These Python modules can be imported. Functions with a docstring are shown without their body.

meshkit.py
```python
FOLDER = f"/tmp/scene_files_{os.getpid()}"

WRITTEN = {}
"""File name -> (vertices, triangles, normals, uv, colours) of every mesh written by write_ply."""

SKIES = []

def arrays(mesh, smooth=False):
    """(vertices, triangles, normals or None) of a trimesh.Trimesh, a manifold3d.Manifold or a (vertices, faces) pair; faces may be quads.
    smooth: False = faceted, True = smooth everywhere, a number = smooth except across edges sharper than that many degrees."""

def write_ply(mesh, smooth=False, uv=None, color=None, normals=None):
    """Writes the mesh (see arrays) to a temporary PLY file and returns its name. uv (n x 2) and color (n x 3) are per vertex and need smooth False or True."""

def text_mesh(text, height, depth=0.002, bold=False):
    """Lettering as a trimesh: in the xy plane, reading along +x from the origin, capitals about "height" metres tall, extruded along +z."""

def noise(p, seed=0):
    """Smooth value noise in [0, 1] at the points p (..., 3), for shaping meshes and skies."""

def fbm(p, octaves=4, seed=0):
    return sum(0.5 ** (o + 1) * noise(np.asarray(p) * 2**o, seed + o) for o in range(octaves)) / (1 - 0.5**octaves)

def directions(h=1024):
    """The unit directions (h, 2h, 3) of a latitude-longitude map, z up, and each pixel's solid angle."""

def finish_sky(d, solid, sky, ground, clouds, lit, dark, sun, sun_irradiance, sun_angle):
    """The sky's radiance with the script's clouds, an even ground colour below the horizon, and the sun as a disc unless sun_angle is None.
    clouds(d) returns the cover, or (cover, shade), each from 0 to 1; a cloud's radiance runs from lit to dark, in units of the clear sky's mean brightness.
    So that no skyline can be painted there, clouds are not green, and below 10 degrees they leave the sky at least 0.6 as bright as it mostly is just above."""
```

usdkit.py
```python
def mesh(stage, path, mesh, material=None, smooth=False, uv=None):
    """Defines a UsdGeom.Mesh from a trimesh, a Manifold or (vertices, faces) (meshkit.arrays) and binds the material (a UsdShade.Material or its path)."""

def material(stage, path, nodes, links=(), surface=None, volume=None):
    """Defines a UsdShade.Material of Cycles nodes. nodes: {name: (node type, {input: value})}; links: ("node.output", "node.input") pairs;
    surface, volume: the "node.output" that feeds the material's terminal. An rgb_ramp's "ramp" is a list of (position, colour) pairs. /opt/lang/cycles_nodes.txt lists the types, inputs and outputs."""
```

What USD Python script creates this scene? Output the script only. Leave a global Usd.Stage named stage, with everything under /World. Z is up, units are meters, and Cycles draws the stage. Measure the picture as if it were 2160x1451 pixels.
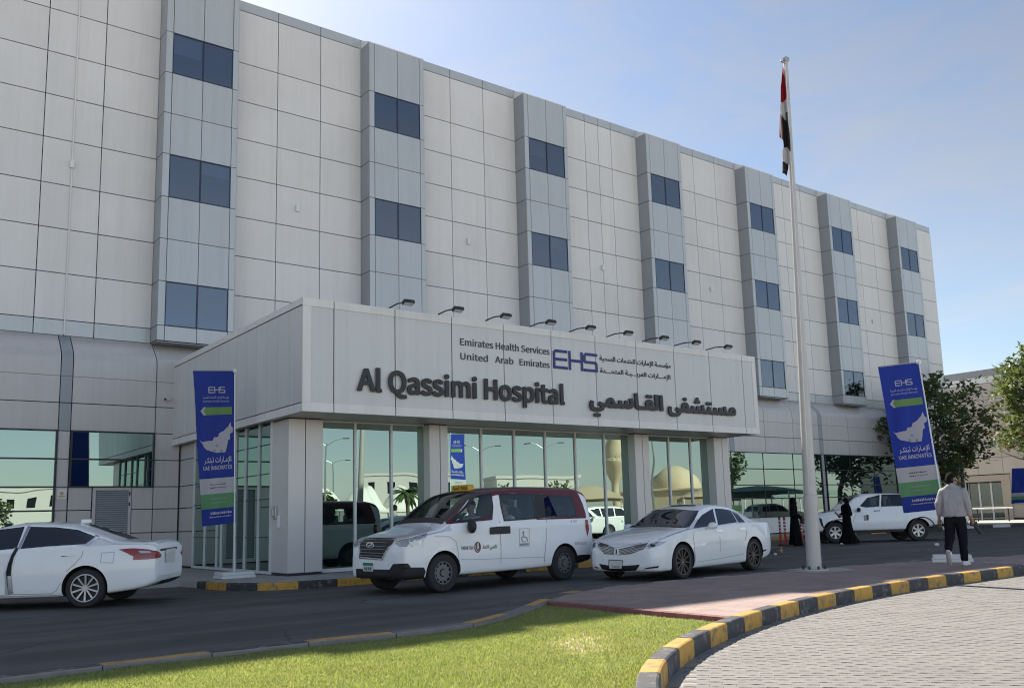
import math, glob, random
import numpy as np, trimesh, shapely
import shapely.geometry as sg
from shapely import affinity
from shapely.ops import unary_union
import manifold3d as m3
import meshkit, usdkit
from pxr import Usd, UsdGeom, UsdLux, UsdShade, Gf, Sdf, Vt

stage = Usd.Stage.CreateInMemory()
UsdGeom.SetStageUpAxis(stage, UsdGeom.Tokens.z)
UsdGeom.SetStageMetersPerUnit(stage, 1.0)
UsdGeom.Xform.Define(stage, '/World')
UsdGeom.Scope.Define(stage, '/World/Looks')
rng = np.random.default_rng(7)
PI = math.pi

# ---------------------------------------------------------------- camera
YAW, PITCH, ROLL = np.radians([37.79555, 8.49649, -1.68710])
def cam_axes():
    cy, sy, cp, sp = math.cos(YAW), math.sin(YAW), math.cos(PITCH), math.sin(PITCH)
    fwd = np.array([sy * cp, cy * cp, sp]); right = np.array([cy, -sy, 0.0]); up = np.cross(right, fwd)
    cr, sr = math.cos(ROLL), math.sin(ROLL)
    return cr * right + sr * up, -sr * right + cr * up, fwd
CR, CU, CF = cam_axes()
cam = UsdGeom.Camera.Define(stage, '/World/camera')
cam.CreateHorizontalApertureAttr(36.0)
cam.CreateVerticalApertureAttr(36.0 * 687 / 1024)
cam.CreateFocalLengthAttr(1890.06 / 2160 * 36)
cam.CreateHorizontalApertureOffsetAttr(-34.4 / 2160 * 36)
cam.CreateVerticalApertureOffsetAttr(81.8 / 2160 * 36)
cam.CreateClippingRangeAttr(Gf.Vec2f(0.1, 5000))
cam.AddTransformOp().Set(Gf.Matrix4d(*CR, 0, *CU, 0, *(-CF), 0, 0, 0, 1.3, 1))
cam.CreateExposureAttr(1.18)

# ---------------------------------------------------------------- sky and sun
SUN_AZ, SUN_EL = math.radians(10.5), math.radians(42.5)
dome = UsdLux.DomeLight.Define(stage, '/World/sky')
dome.GetPrim().SetCustomDataByKey('kind', 'structure')
sky = usdkit.material(stage, '/World/Looks/sky_air', {
    'sky': ('sky_texture', {'sky_type': 'single_scattering', 'sun_disc': False, 'sun_elevation': SUN_EL, 'sun_rotation': SUN_AZ, 'altitude': 10.0, 'air_density': 1.0, 'aerosol_density': 0.55, 'ozone_density': 1.2}),
    'tc': ('texture_coordinate', {}),
    'mp': ('mapping', {'scale': (1.3, 2.2, 5.0), 'rotation': (0.0, 0.0, 0.5)}),
    'n': ('noise_texture', {'scale': 1.7, 'detail': 7.0, 'roughness': 0.6, 'distortion': 0.6}),
    'r': ('rgb_ramp', {'ramp': [(0.38, (0.08, 0.08, 0.08)), (0.70, (0.62, 0.62, 0.62))]}),
    'bw': ('rgb_to_bw', {}),
    'cl': ('mix', {'mix_type': 'multiply', 'fac': 1.0, 'color2': (1.18, 1.16, 1.15)}),
    'mix': ('mix', {}),
    'bg': ('background_shader', {'strength': 0.064}),
}, [('tc.generated', 'mp.vector'), ('mp.vector', 'n.vector'), ('n.fac', 'r.fac'), ('sky.color', 'bw.color'), ('bw.val', 'cl.color1'),
    ('r.color', 'mix.fac'), ('sky.color', 'mix.color1'), ('cl.color', 'mix.color2'), ('mix.color', 'bg.color')], surface='bg.background')
UsdShade.MaterialBindingAPI.Apply(dome.GetPrim()).Bind(sky)
SUN = np.array([math.sin(SUN_AZ) * math.cos(SUN_EL), math.cos(SUN_AZ) * math.cos(SUN_EL), math.sin(SUN_EL)])
sun = UsdLux.DistantLight.Define(stage, '/World/sun')
sun.CreateNormalizeAttr(True); sun.CreateIntensityAttr(1.2); sun.CreateAngleAttr(0.55); sun.CreateColorAttr(Gf.Vec3f(1.0, 0.93, 0.82))
_x = np.cross([0, 0, 1], SUN); _x /= np.linalg.norm(_x); _y = np.cross(SUN, _x)
sun.AddTransformOp().Set(Gf.Matrix4d(*_x, 0, *_y, 0, *SUN, 0, 0, 0, 60, 1))

# ---------------------------------------------------------------- helpers
used = {}
def fresh(parent, name):
    k = (parent, name); n = used.get(k, 0); used[k] = n + 1
    return f'{parent}/{name}' if n == 0 else f'{parent}/{name}_{n:03d}'
def tag(prim, label=None, cat=None, group=None, kind=None):
    for k, v in (('label', label), ('category', cat), ('group', group), ('kind', kind)):
        if v: prim.SetCustomDataByKey(k, v)
    return prim
LOC = {}
def thing(name, label, cat, loc=(0, 0, 0), rotz=0.0, group=None, kind=None):
    p = fresh('/World', name)
    x = UsdGeom.Xform.Define(stage, p); x.AddTranslateOp().Set(Gf.Vec3d(*map(float, loc))); x.AddRotateZOp().Set(math.degrees(rotz))
    tag(x.GetPrim(), label, cat, group, kind)
    LOC[p] = np.array(loc, float)
    return p
def arr(mesh):
    if isinstance(mesh, list): mesh = trimesh.util.concatenate(mesh)
    return mesh
def obj(name, mesh, mat, parent='/World', smooth=False, world=False, **kw):
    """one Mesh prim; world=True: the vertices are world coordinates and the thing's location is taken off"""
    mesh = arr(mesh)
    if hasattr(mesh, 'to_mesh'):
        mm = mesh.to_mesh(); mesh = trimesh.Trimesh(mm.vert_properties[:, :3], mm.tri_verts, process=False)
    if world:
        root = '/'.join(parent.split('/')[:3])
        if root in LOC:
            mesh = mesh.copy(); mesh.vertices = mesh.vertices - LOC[root]
    p = fresh(parent, name)
    m = usdkit.mesh(stage, p, mesh, MAT[mat], smooth=smooth)
    if kw: tag(m.GetPrim(), **kw)
    return p
def objs(name, meshes, mat, parent='/World', **kw):
    for m in meshes: obj(name, m, mat, parent, **kw)
def copy_thing(src, loc, rotz=0.0, label=None, cat=None, group=None):
    sp = stage.GetPrimAtPath(src); cd = sp.GetCustomData()
    base = src.split('/')[-1]
    if base[-4:-3] == '_' and base[-3:].isdigit(): base = base[:-4]
    p = fresh('/World', base)
    x = UsdGeom.Xform.Define(stage, p); pr = x.GetPrim()
    pr.GetReferences().AddInternalReference(src); pr.SetInstanceable(True)
    x.ClearXformOpOrder(); x.MakeMatrixXform().Set(Gf.Matrix4d().SetRotate(Gf.Rotation(Gf.Vec3d(0, 0, 1), math.degrees(rotz))) * Gf.Matrix4d().SetTranslate(Gf.Vec3d(*map(float, loc))))
    tag(pr, label or cd.get('label'), cat or cd.get('category'), group or cd.get('group'))
    return p
def bx(x0, x1, y0, y1, z0, z1):
    b = trimesh.creation.box((abs(x1 - x0), abs(y1 - y0), abs(z1 - z0))); b.apply_translation(((x0 + x1) / 2, (y0 + y1) / 2, (z0 + z1) / 2)); return b
def rbox(x0, x1, y0, y1, z0, z1, r=0.02, seg=8):
    """box with rounded edges: hull of eight spheres"""
    s = m3.Manifold.sphere(r, seg)
    c = [s.translate((x, y, z)) for x in (x0 + r, x1 - r) for y in (y0 + r, y1 - r) for z in (z0 + r, z1 - r)]
    return tm(m3.Manifold.batch_hull(c))
def tm(man):
    mm = man.to_mesh(); return trimesh.Trimesh(mm.vert_properties[:, :3].astype(float), mm.tri_verts, process=False)
def man(mesh):
    mesh = mesh.copy(); mesh.merge_vertices()
    return m3.Manifold(m3.Mesh(np.asarray(mesh.vertices, np.float32), np.asarray(mesh.faces, np.uint32)))
def cyl(p, q, r, sides=12, r2=None):
    p, q = np.asarray(p, float), np.asarray(q, float); d = q - p; L = np.linalg.norm(d); d /= L
    a = np.cross(d, [0, 0, 1.0] if abs(d[2]) < 0.9 else [1.0, 0, 0]); a /= np.linalg.norm(a); b = np.cross(d, a)
    t = np.arange(sides) * 2 * PI / sides; r2 = r if r2 is None else r2
    ring = np.cos(t)[:, None] * a + np.sin(t)[:, None] * b
    v = np.vstack([p + r * ring, q + r2 * ring, [p], [q]]); f = []
    for i in range(sides):
        j = (i + 1) % sides
        f += [[i, j, sides + j], [i, sides + j, sides + i], [2 * sides, j, i], [2 * sides + 1, sides + i, sides + j]]
    m = trimesh.Trimesh(v, f, process=False)
    if m.volume < 0: m.invert()
    return m
def tube(pts, r, sides=8):
    """polyline tube; r may be one radius or one per point"""
    p = np.asarray(pts, float); r = np.broadcast_to(r, (len(p),)).astype(float); t = np.gradient(p, axis=0); t /= np.linalg.norm(t, axis=1, keepdims=True) + 1e-12
    a = np.cross(t, np.where(np.abs(t[:, 2:]) < 0.9, [0, 0, 1.0], [1.0, 0, 0])); a /= np.linalg.norm(a, axis=1, keepdims=True)
    for i in range(1, len(p)):
        a[i] = a[i - 1] - t[i] * (a[i - 1] @ t[i]); a[i] /= np.linalg.norm(a[i]) + 1e-12
    b = np.cross(t, a); ang = np.arange(sides) * 2 * PI / sides
    v = (p[:, None] + r[:, None, None] * (np.cos(ang)[None, :, None] * a[:, None] + np.sin(ang)[None, :, None] * b[:, None])).reshape(-1, 3)
    f = []
    for i in range(len(p) - 1):
        for k in range(sides):
            k2 = (k + 1) % sides; A, B, C, D = i * sides + k, i * sides + k2, (i + 1) * sides + k2, (i + 1) * sides + k
            f += [[A, B, C], [A, C, D]]
    n = len(v); v = np.vstack([v, p[0], p[-1]])
    for k in range(sides):
        k2 = (k + 1) % sides; f += [[n, k2, k], [n + 1, (len(p) - 1) * sides + k, (len(p) - 1) * sides + k2]]
    m = trimesh.Trimesh(v, f, process=False)
    if m.volume < 0: m.invert()
    return m
def poly_sheet(pts, z):
    """flat polygon at height z (faces up)"""
    v, f = trimesh.creation.triangulate_polygon(sg.Polygon(pts) if not isinstance(pts, sg.Polygon) else pts, engine='earcut')
    m = trimesh.Trimesh(np.column_stack([v, np.full(len(v), z)]), f, process=False)
    if m.face_normals[:, 2].mean() < 0: m.invert()
    return m
def prism(poly, z0, z1):
    poly = poly if isinstance(poly, (sg.Polygon, sg.MultiPolygon)) else sg.Polygon(poly)
    gs = getattr(poly, 'geoms', [poly]); out = []
    for g in gs:
        m = trimesh.creation.extrude_polygon(g, z1 - z0, engine='earcut'); m.apply_translation((0, 0, z0)); out.append(m)
    return trimesh.util.concatenate(out)
def stand(mesh, at, facing='-y'):
    """turn a mesh drawn in xy (x right, y up, z towards the viewer) upright so that it faces -y, at a point"""
    m = mesh.copy(); v = m.vertices; m.vertices = np.column_stack([v[:, 0], -v[:, 2], v[:, 1]]) + np.asarray(at); return m
def xform(mesh, loc=(0, 0, 0), rotz=0.0):
    m = mesh.copy(); c, s = math.cos(rotz), math.sin(rotz); v = m.vertices
    m.vertices = np.column_stack([c * v[:, 0] - s * v[:, 1], s * v[:, 0] + c * v[:, 1], v[:, 2]]) + np.asarray(loc, float); return m

# ---- lettering as polygons (capital height about 1)
FONTS = glob.glob('/opt/blender-*/*/datafiles/fonts')[0] + '/'
_fonts = {}
def text_poly(text, font='Inter.woff2', weight=None, stroke=0, size=110, rtl=False, simplify=0.5):
    from PIL import Image, ImageDraw, ImageFont
    k = (font, size, weight); ft = _fonts.get(k) or ImageFont.truetype(FONTS + font, size)
    if weight is not None and k not in _fonts:
        try:
            ax = ft.get_variation_axes(); ft.set_variation_by_axes([weight if b'eight' in a['name'] or a['name'] in (b'Weight',) else a['default'] for a in ax])
        except Exception: pass
    _fonts[k] = ft
    if rtl: text = shape_arabic(text)
    x0, y0, x1, y1 = ft.getbbox(text, anchor='ls', stroke_width=stroke)
    im = Image.new('L', (int(x1 - x0 + 8), int(y1 - y0 + 8)))
    ImageDraw.Draw(im).text((4 - x0, 4 - y0), text, 255, ft, anchor='ls', stroke_width=stroke)
    on = np.pad(np.asarray(im) > 127, ((0, 0), (1, 1))).astype(np.int8)
    rows, st = np.nonzero(np.diff(on, axis=1) == 1); en = np.nonzero(np.diff(on, axis=1) == -1)[1]
    sh = unary_union(shapely.box(st, -rows - 1, en, -rows)).buffer(0.8).buffer(-0.8).simplify(simplify)
    s = 1 / (0.72 * size)
    return affinity.affine_transform(sh, [s, 0, 0, s, -4 * s, (4 - y0) * s])
# letter -> isolated, final, initial, medial forms
AR = {'ا': ('\ufe8d', '\ufe8e', None, None), 'أ': ('\ufe83', '\ufe84', None, None), 'إ': ('\ufe87', '\ufe88', None, None), 'ل': ('\ufedd', '\ufede', '\ufedf', '\ufee0'), 'ق': ('\ufed5', '\ufed6', '\ufed7', '\ufed8'),
      'س': ('\ufeb1', '\ufeb2', '\ufeb3', '\ufeb4'), 'م': ('\ufee1', '\ufee2', '\ufee3', '\ufee4'), 'ي': ('\ufef1', '\ufef2', '\ufef3', '\ufef4'), 'ت': ('\ufe95', '\ufe96', '\ufe97', '\ufe98'),
      'ش': ('\ufeb5', '\ufeb6', '\ufeb7', '\ufeb8'), 'ف': ('\ufed1', '\ufed2', '\ufed3', '\ufed4'), 'ى': ('\ufeef', '\ufef0', None, None), 'ؤ': ('\ufe85', '\ufe86', None, None), 'ة': ('\ufe93', '\ufe94', None, None),
      'ر': ('\ufead', '\ufeae', None, None), 'خ': ('\ufea5', '\ufea6', '\ufea7', '\ufea8'), 'د': ('\ufea9', '\ufeaa', None, None), 'ص': ('\ufeb9', '\ufeba', '\ufebb', '\ufebc'), 'ح': ('\ufea1', '\ufea2', '\ufea3', '\ufea4'),
      'ع': ('\ufec9', '\ufeca', '\ufecb', '\ufecc'), 'ب': ('\ufe8f', '\ufe90', '\ufe91', '\ufe92'), 'ن': ('\ufee5', '\ufee6', '\ufee7', '\ufee8'), 'ك': ('\ufed9', '\ufeda', '\ufedb', '\ufedc'), 'ج': ('\ufe9d', '\ufe9e', '\ufe9f', '\ufea0'), 'ـ': ('ـ',) * 4}
def shape_arabic(t):
    t = t.replace('لإ', '\uf001').replace('لا', '\uf002').replace('لأ', '\uf003')
    lig = {'\uf001': ('\ufef9', '\ufefa', None, None), '\uf002': ('\ufefb', '\ufefc', None, None), '\uf003': ('\ufef7', '\ufef8', None, None)}
    tab = {**AR, **lig}; out = []
    for i, c in enumerate(t):
        if c not in tab: out.append(c); continue
        before = i > 0 and t[i - 1] in tab and tab[t[i - 1]][2] is not None
        after = i + 1 < len(t) and t[i + 1] in tab and tab[c][2] is not None
        out.append(tab[c][3 if before and after else 1 if before else 2 if after else 0])
    return ''.join(reversed(out))
def fit_poly(poly, x0, x1, z0, h=None, z1=None):
    """scale a lettering polygon to span x0..x1 with its baseline at z0; cap height h, or top at z1"""
    b = poly.bounds; sx = (x1 - x0) / (b[2] - b[0]); sz = h if h else (z1 - z0) / b[3]
    return affinity.translate(affinity.scale(affinity.translate(poly, -b[0], 0), sx, sz, origin=(0, 0)), x0, z0)
def ext(poly, d):
    out = [trimesh.creation.extrude_polygon(g, d, engine='earcut') for g in getattr(poly, 'geoms', [poly]) if g.area > 1e-7]
    return trimesh.util.concatenate(out)

# ---------------------------------------------------------------- materials
MAT = {}
def pbr(name, col, rough=0.5, metal=0.0, vary=0.06, scale=6.0, bump=0.0, bscale=60.0, spec=0.5, coat=0.0, rnd=0.0, dirt=None, dscale=1.5, dlo=0.5, dhi=0.75, coord='position', coatrough=0.03, trans=None, streak=None):
    """principled material; base colour varied by noise, per object tone, optional dirt patches and fine relief"""
    c = np.array(col, float)
    N = {'p': ('principled_bsdf', {'roughness': rough, 'metallic': metal, 'specular_ior_level': spec, 'coat_weight': coat, 'coat_roughness': coatrough}), 'g': ('geometry', {}) if coord == 'position' else ('texture_coordinate', {})}
    out = 'g.position' if coord == 'position' else 'g.object'
    N['n'] = ('noise_texture', {'scale': scale, 'detail': 5.0, 'roughness': 0.6}); L = [(out, 'n.vector')]
    N['r'] = ('rgb_ramp', {'ramp': [(0.25, tuple(c * (1 - vary))), (0.75, tuple(np.minimum(c * (1 + vary), 1)))]}); L.append(('n.fac', 'r.fac')); cur = 'r.color'
    if rnd:
        N['oi'] = ('object_info', {}); N['rr'] = ('map_range', {'from_min': 0.0, 'from_max': 1.0, 'to_min': 1 - rnd, 'to_max': 1 + rnd}); N['rm'] = ('mix', {'mix_type': 'multiply', 'fac': 1.0})
        L += [('oi.random', 'rr.value'), (cur, 'rm.color1'), ('rr.result', 'rm.color2')]; cur = 'rm.color'
    if dirt is not None:
        N['dn'] = ('noise_texture', {'scale': dscale, 'detail': 7.0, 'roughness': 0.65}); N['dr'] = ('rgb_ramp', {'ramp': [(dlo, (0, 0, 0)), (dhi, (1, 1, 1))]}); N['dm'] = ('mix', {'color2': tuple(dirt)})
        L += [(out, 'dn.vector'), ('dn.fac', 'dr.fac'), ('dr.color', 'dm.fac'), (cur, 'dm.color1')]; cur = 'dm.color'
    if streak:                                                       # rain streaks and dust: noise stretched downwards
        N['sm'] = ('mapping', {'scale': (5.0, 5.0, 0.16)}); N['sn'] = ('noise_texture', {'scale': 1.0, 'detail': 5.0, 'roughness': 0.7}); N['sr'] = ('rgb_ramp', {'ramp': [(0.46, (0, 0, 0)), (0.78, (streak,) * 3)]}); N['sx'] = ('mix', {'color2': tuple(c * np.array([.72, .70, .66]))})
        L += [(out, 'sm.vector'), ('sm.vector', 'sn.vector'), ('sn.fac', 'sr.fac'), ('sr.color', 'sx.fac'), (cur, 'sx.color1')]; cur = 'sx.color'
    L.append((cur, 'p.base_color'))
    if bump:
        N['bn'] = ('noise_texture', {'scale': bscale, 'detail': 3.0}); N['b'] = ('bump', {'strength': 1.0, 'distance': bump}); L += [(out, 'bn.vector'), ('bn.fac', 'b.height'), ('b.normal', 'p.normal')]
    surf = 'p.BSDF'
    if trans:
        N['tr'] = ('translucent_bsdf', {'color': tuple(trans)}); N['mx'] = ('mix_closure', {'fac': 0.35}); L += [('p.BSDF', 'mx.closure1'), ('tr.BSDF', 'mx.closure2')]; surf = 'mx.closure'
    MAT[name] = usdkit.material(stage, '/World/Looks/' + name, N, L, surface=surf)
def pane(name, refl, through, fac, rough=0.0, wob=0.0, wscale=0.6, dark=None):
    """window glass: a mirror layer mixed with a tinted see-through (or dark backed) layer; wob bends the reflections a little"""
    N = {'gl': ('glossy_bsdf', {'color': refl, 'roughness': rough}), 'lw': ('fresnel', {'IOR': 1.45}), 'mr': ('map_range', {'from_min': 0.03, 'from_max': 0.6, 'to_min': fac, 'to_max': min(1.0, fac + 0.35), 'clamp': True}), 'mx': ('mix_closure', {})}
    L = [('lw.fac', 'mr.value'), ('mr.result', 'mx.fac'), ('gl.BSDF', 'mx.closure2')]
    if dark is None: N['t'] = ('transparent_bsdf', {'color': through})
    else: N['t'] = ('diffuse_bsdf', {'color': dark})
    L.append(('t.BSDF', 'mx.closure1'))
    if wob:
        N['g'] = ('geometry', {}); N['oi'] = ('object_info', {}); N['va'] = ('vector_math', {'math_type': 'add'}); N['n'] = ('noise_texture', {'scale': wscale, 'detail': 1.0}); N['b'] = ('bump', {'strength': 1.0, 'distance': wob})
        L += [('g.position', 'va.vector1'), ('oi.random', 'va.vector2'), ('va.vector', 'n.vector'), ('n.fac', 'b.height'), ('b.normal', 'gl.normal')]
    MAT[name] = usdkit.material(stage, '/World/Looks/' + name, N, L, surface='mx.closure')

pbr('cream_panel', (0.71, 0.68, 0.65), 0.34, vary=0.035, scale=0.35, rnd=0.034, dirt=(0.62, 0.59, 0.56), dscale=0.25, dlo=0.52, dhi=0.85, spec=0.45, streak=.3)
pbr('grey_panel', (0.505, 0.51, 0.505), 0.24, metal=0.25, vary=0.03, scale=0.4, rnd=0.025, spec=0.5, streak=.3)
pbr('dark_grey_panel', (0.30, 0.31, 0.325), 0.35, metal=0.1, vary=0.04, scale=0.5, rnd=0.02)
pbr('lower_panel', (0.52, 0.49, 0.475), 0.3, metal=0.1, vary=0.035, scale=0.4, rnd=0.025, dirt=(0.44, 0.42, 0.405), dscale=0.4, dlo=0.5, dhi=0.9, streak=.38)
pbr('fascia_panel', (0.60, 0.595, 0.575), 0.3, metal=0.1, vary=0.025, scale=0.4, rnd=0.02, streak=.3)
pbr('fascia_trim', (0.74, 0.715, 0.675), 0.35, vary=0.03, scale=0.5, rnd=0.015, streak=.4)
pbr('joint', (0.035, 0.036, 0.04), 0.8, vary=0.1)
pbr('column_panel', (0.60, 0.575, 0.555), 0.3, metal=0.1, vary=0.025, scale=0.5, rnd=0.015)
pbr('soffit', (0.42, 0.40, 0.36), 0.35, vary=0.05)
pbr('frame_white', (0.66, 0.66, 0.65), 0.4, vary=0.03)
pbr('frame_dark', (0.02, 0.022, 0.025), 0.4, vary=0.1)
pbr('frame_navy', (0.02, 0.03, 0.06), 0.35, vary=0.1)
pbr('room_dark', (0.03, 0.035, 0.04), 0.9, vary=0.2)
pbr('room_blue', (0.34, 0.36, 0.38), 0.8, vary=0.15)
pbr('curtain', (0.78, 0.78, 0.76), 0.9, vary=0.08)
pbr('roof_deck', (0.5, 0.49, 0.47), 0.9, vary=0.08)
pane('bay_glass', (0.62, 0.64, 0.67), (0.56, 0.61, 0.68), 0.32, wob=0.004, wscale=0.45)
pane('lobby_glass', (0.46, 0.60, 0.56), None, 0.64, wob=0.0035, wscale=0.6, dark=(0.006, 0.010, 0.010))
pane('ground_glass', (0.46, 0.60, 0.565), None, 0.62, wob=0.004, wscale=0.55, dark=(0.006, 0.010, 0.010))
pbr('steel', (0.45, 0.45, 0.45), 0.35, metal=0.9, vary=0.06)
pbr('black_metal', (0.02, 0.02, 0.021), 0.45, vary=0.15)
pbr('white_paint', (0.72, 0.72, 0.71), 0.45, vary=0.04)
pbr('letter_black', (0.022, 0.022, 0.024), 0.4, vary=0.1)
pbr('letter_grey', (0.055, 0.06, 0.075), 0.5, vary=0.1)
pbr('logo_blue', (0.02, 0.035, 0.17), 0.45, vary=0.08)
pbr('lamp_glass', (0.55, 0.56, 0.55), 0.15, vary=0.05)
# ================================================================ hospital building
GAP = 0.026
BAYX = [7.42 + 7.172 * k for k in range(7)]
BW, YB, YW, YL = 2.335, 27.86, 28.52, 27.83
ROWS = [18.86, 16.945, 15.565, 14.21, 12.86, 11.46, 10.11, 8.765, 7.375, 6.91]
RIGHT, LEFT = 55.66, -6.0
hosp = thing('hospital_building', 'long pale panelled hospital block with seven projecting window bays', 'building', (RIGHT / 2, YW, 0))
core = obj('upper_wall', [bx(LEFT, RIGHT, YW, YW + 22, 6.88, 18.98)], 'joint', hosp, world=True)
obj('roof', [bx(LEFT - 0.02, RIGHT + 0.02, YW - 0.02, YW + 22, 18.985, 19.0), bx(LEFT - 0.02, RIGHT + 0.02, YW + 0.25, YW + 0.45, 19.0, 19.2)], 'roof_deck', hosp, world=True)
T = 0.03                                                             # panel thickness
def wall_panel(parent, x0, x1, z0, z1, y, mat='cream_panel', name='wall_panel', g=GAP):
    obj(name, bx(x0 + g / 2, x1 - g / 2, y - T + 0.001 * rng.uniform(-1, 1), y + 0.004, z0 + g / 2, z1 - g / 2), mat, parent, world=True)
def columns_between(k):
    a = LEFT if k < 0 else BAYX[k] + BW
    b = BAYX[k + 1] if k < 6 else RIGHT
    base = BAYX[0] - 7.172 if k < 0 else BAYX[k]
    xs = [a, base + 3.96, base + 5.56, b] if k < 6 else [a, b]
    if k < 0: xs = [a, -3.2, base + 3.96 - 1.6 - 1.4, base + 3.96, base + 5.56, b]
    if k in (-1, 2): xs = sorted(xs + [base + 4.76])
    return xs
par = obj('parapet', bx(LEFT, RIGHT, YW - 0.004, YW + 0.25, 18.99, 19.235), 'joint', hosp, world=True)
band = obj('base_band', bx(LEFT, RIGHT, YW - 0.002, YW + 0.1, 6.86, 6.9), 'joint', hosp, world=True)
for k in range(-1, 7):
    xs = columns_between(k)
    for i in range(len(xs) - 1):
        for j in range(len(ROWS) - 1):
            wall_panel(core, xs[i], xs[i + 1], ROWS[j + 1], ROWS[j], YW, 'grey_panel' if j == 8 else 'cream_panel')
        wall_panel(par, xs[i], xs[i + 1], ROWS[0], 19.24, YW, 'grey_panel', 'parapet_panel')
objs('end_panel', [bx(RIGHT, RIGHT + 0.03, YW - T, YW + 22, ROWS[j + 1] + GAP / 2, ROWS[j] - GAP / 2) for j in range(9)], 'cream_panel', hosp, world=True)
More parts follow.
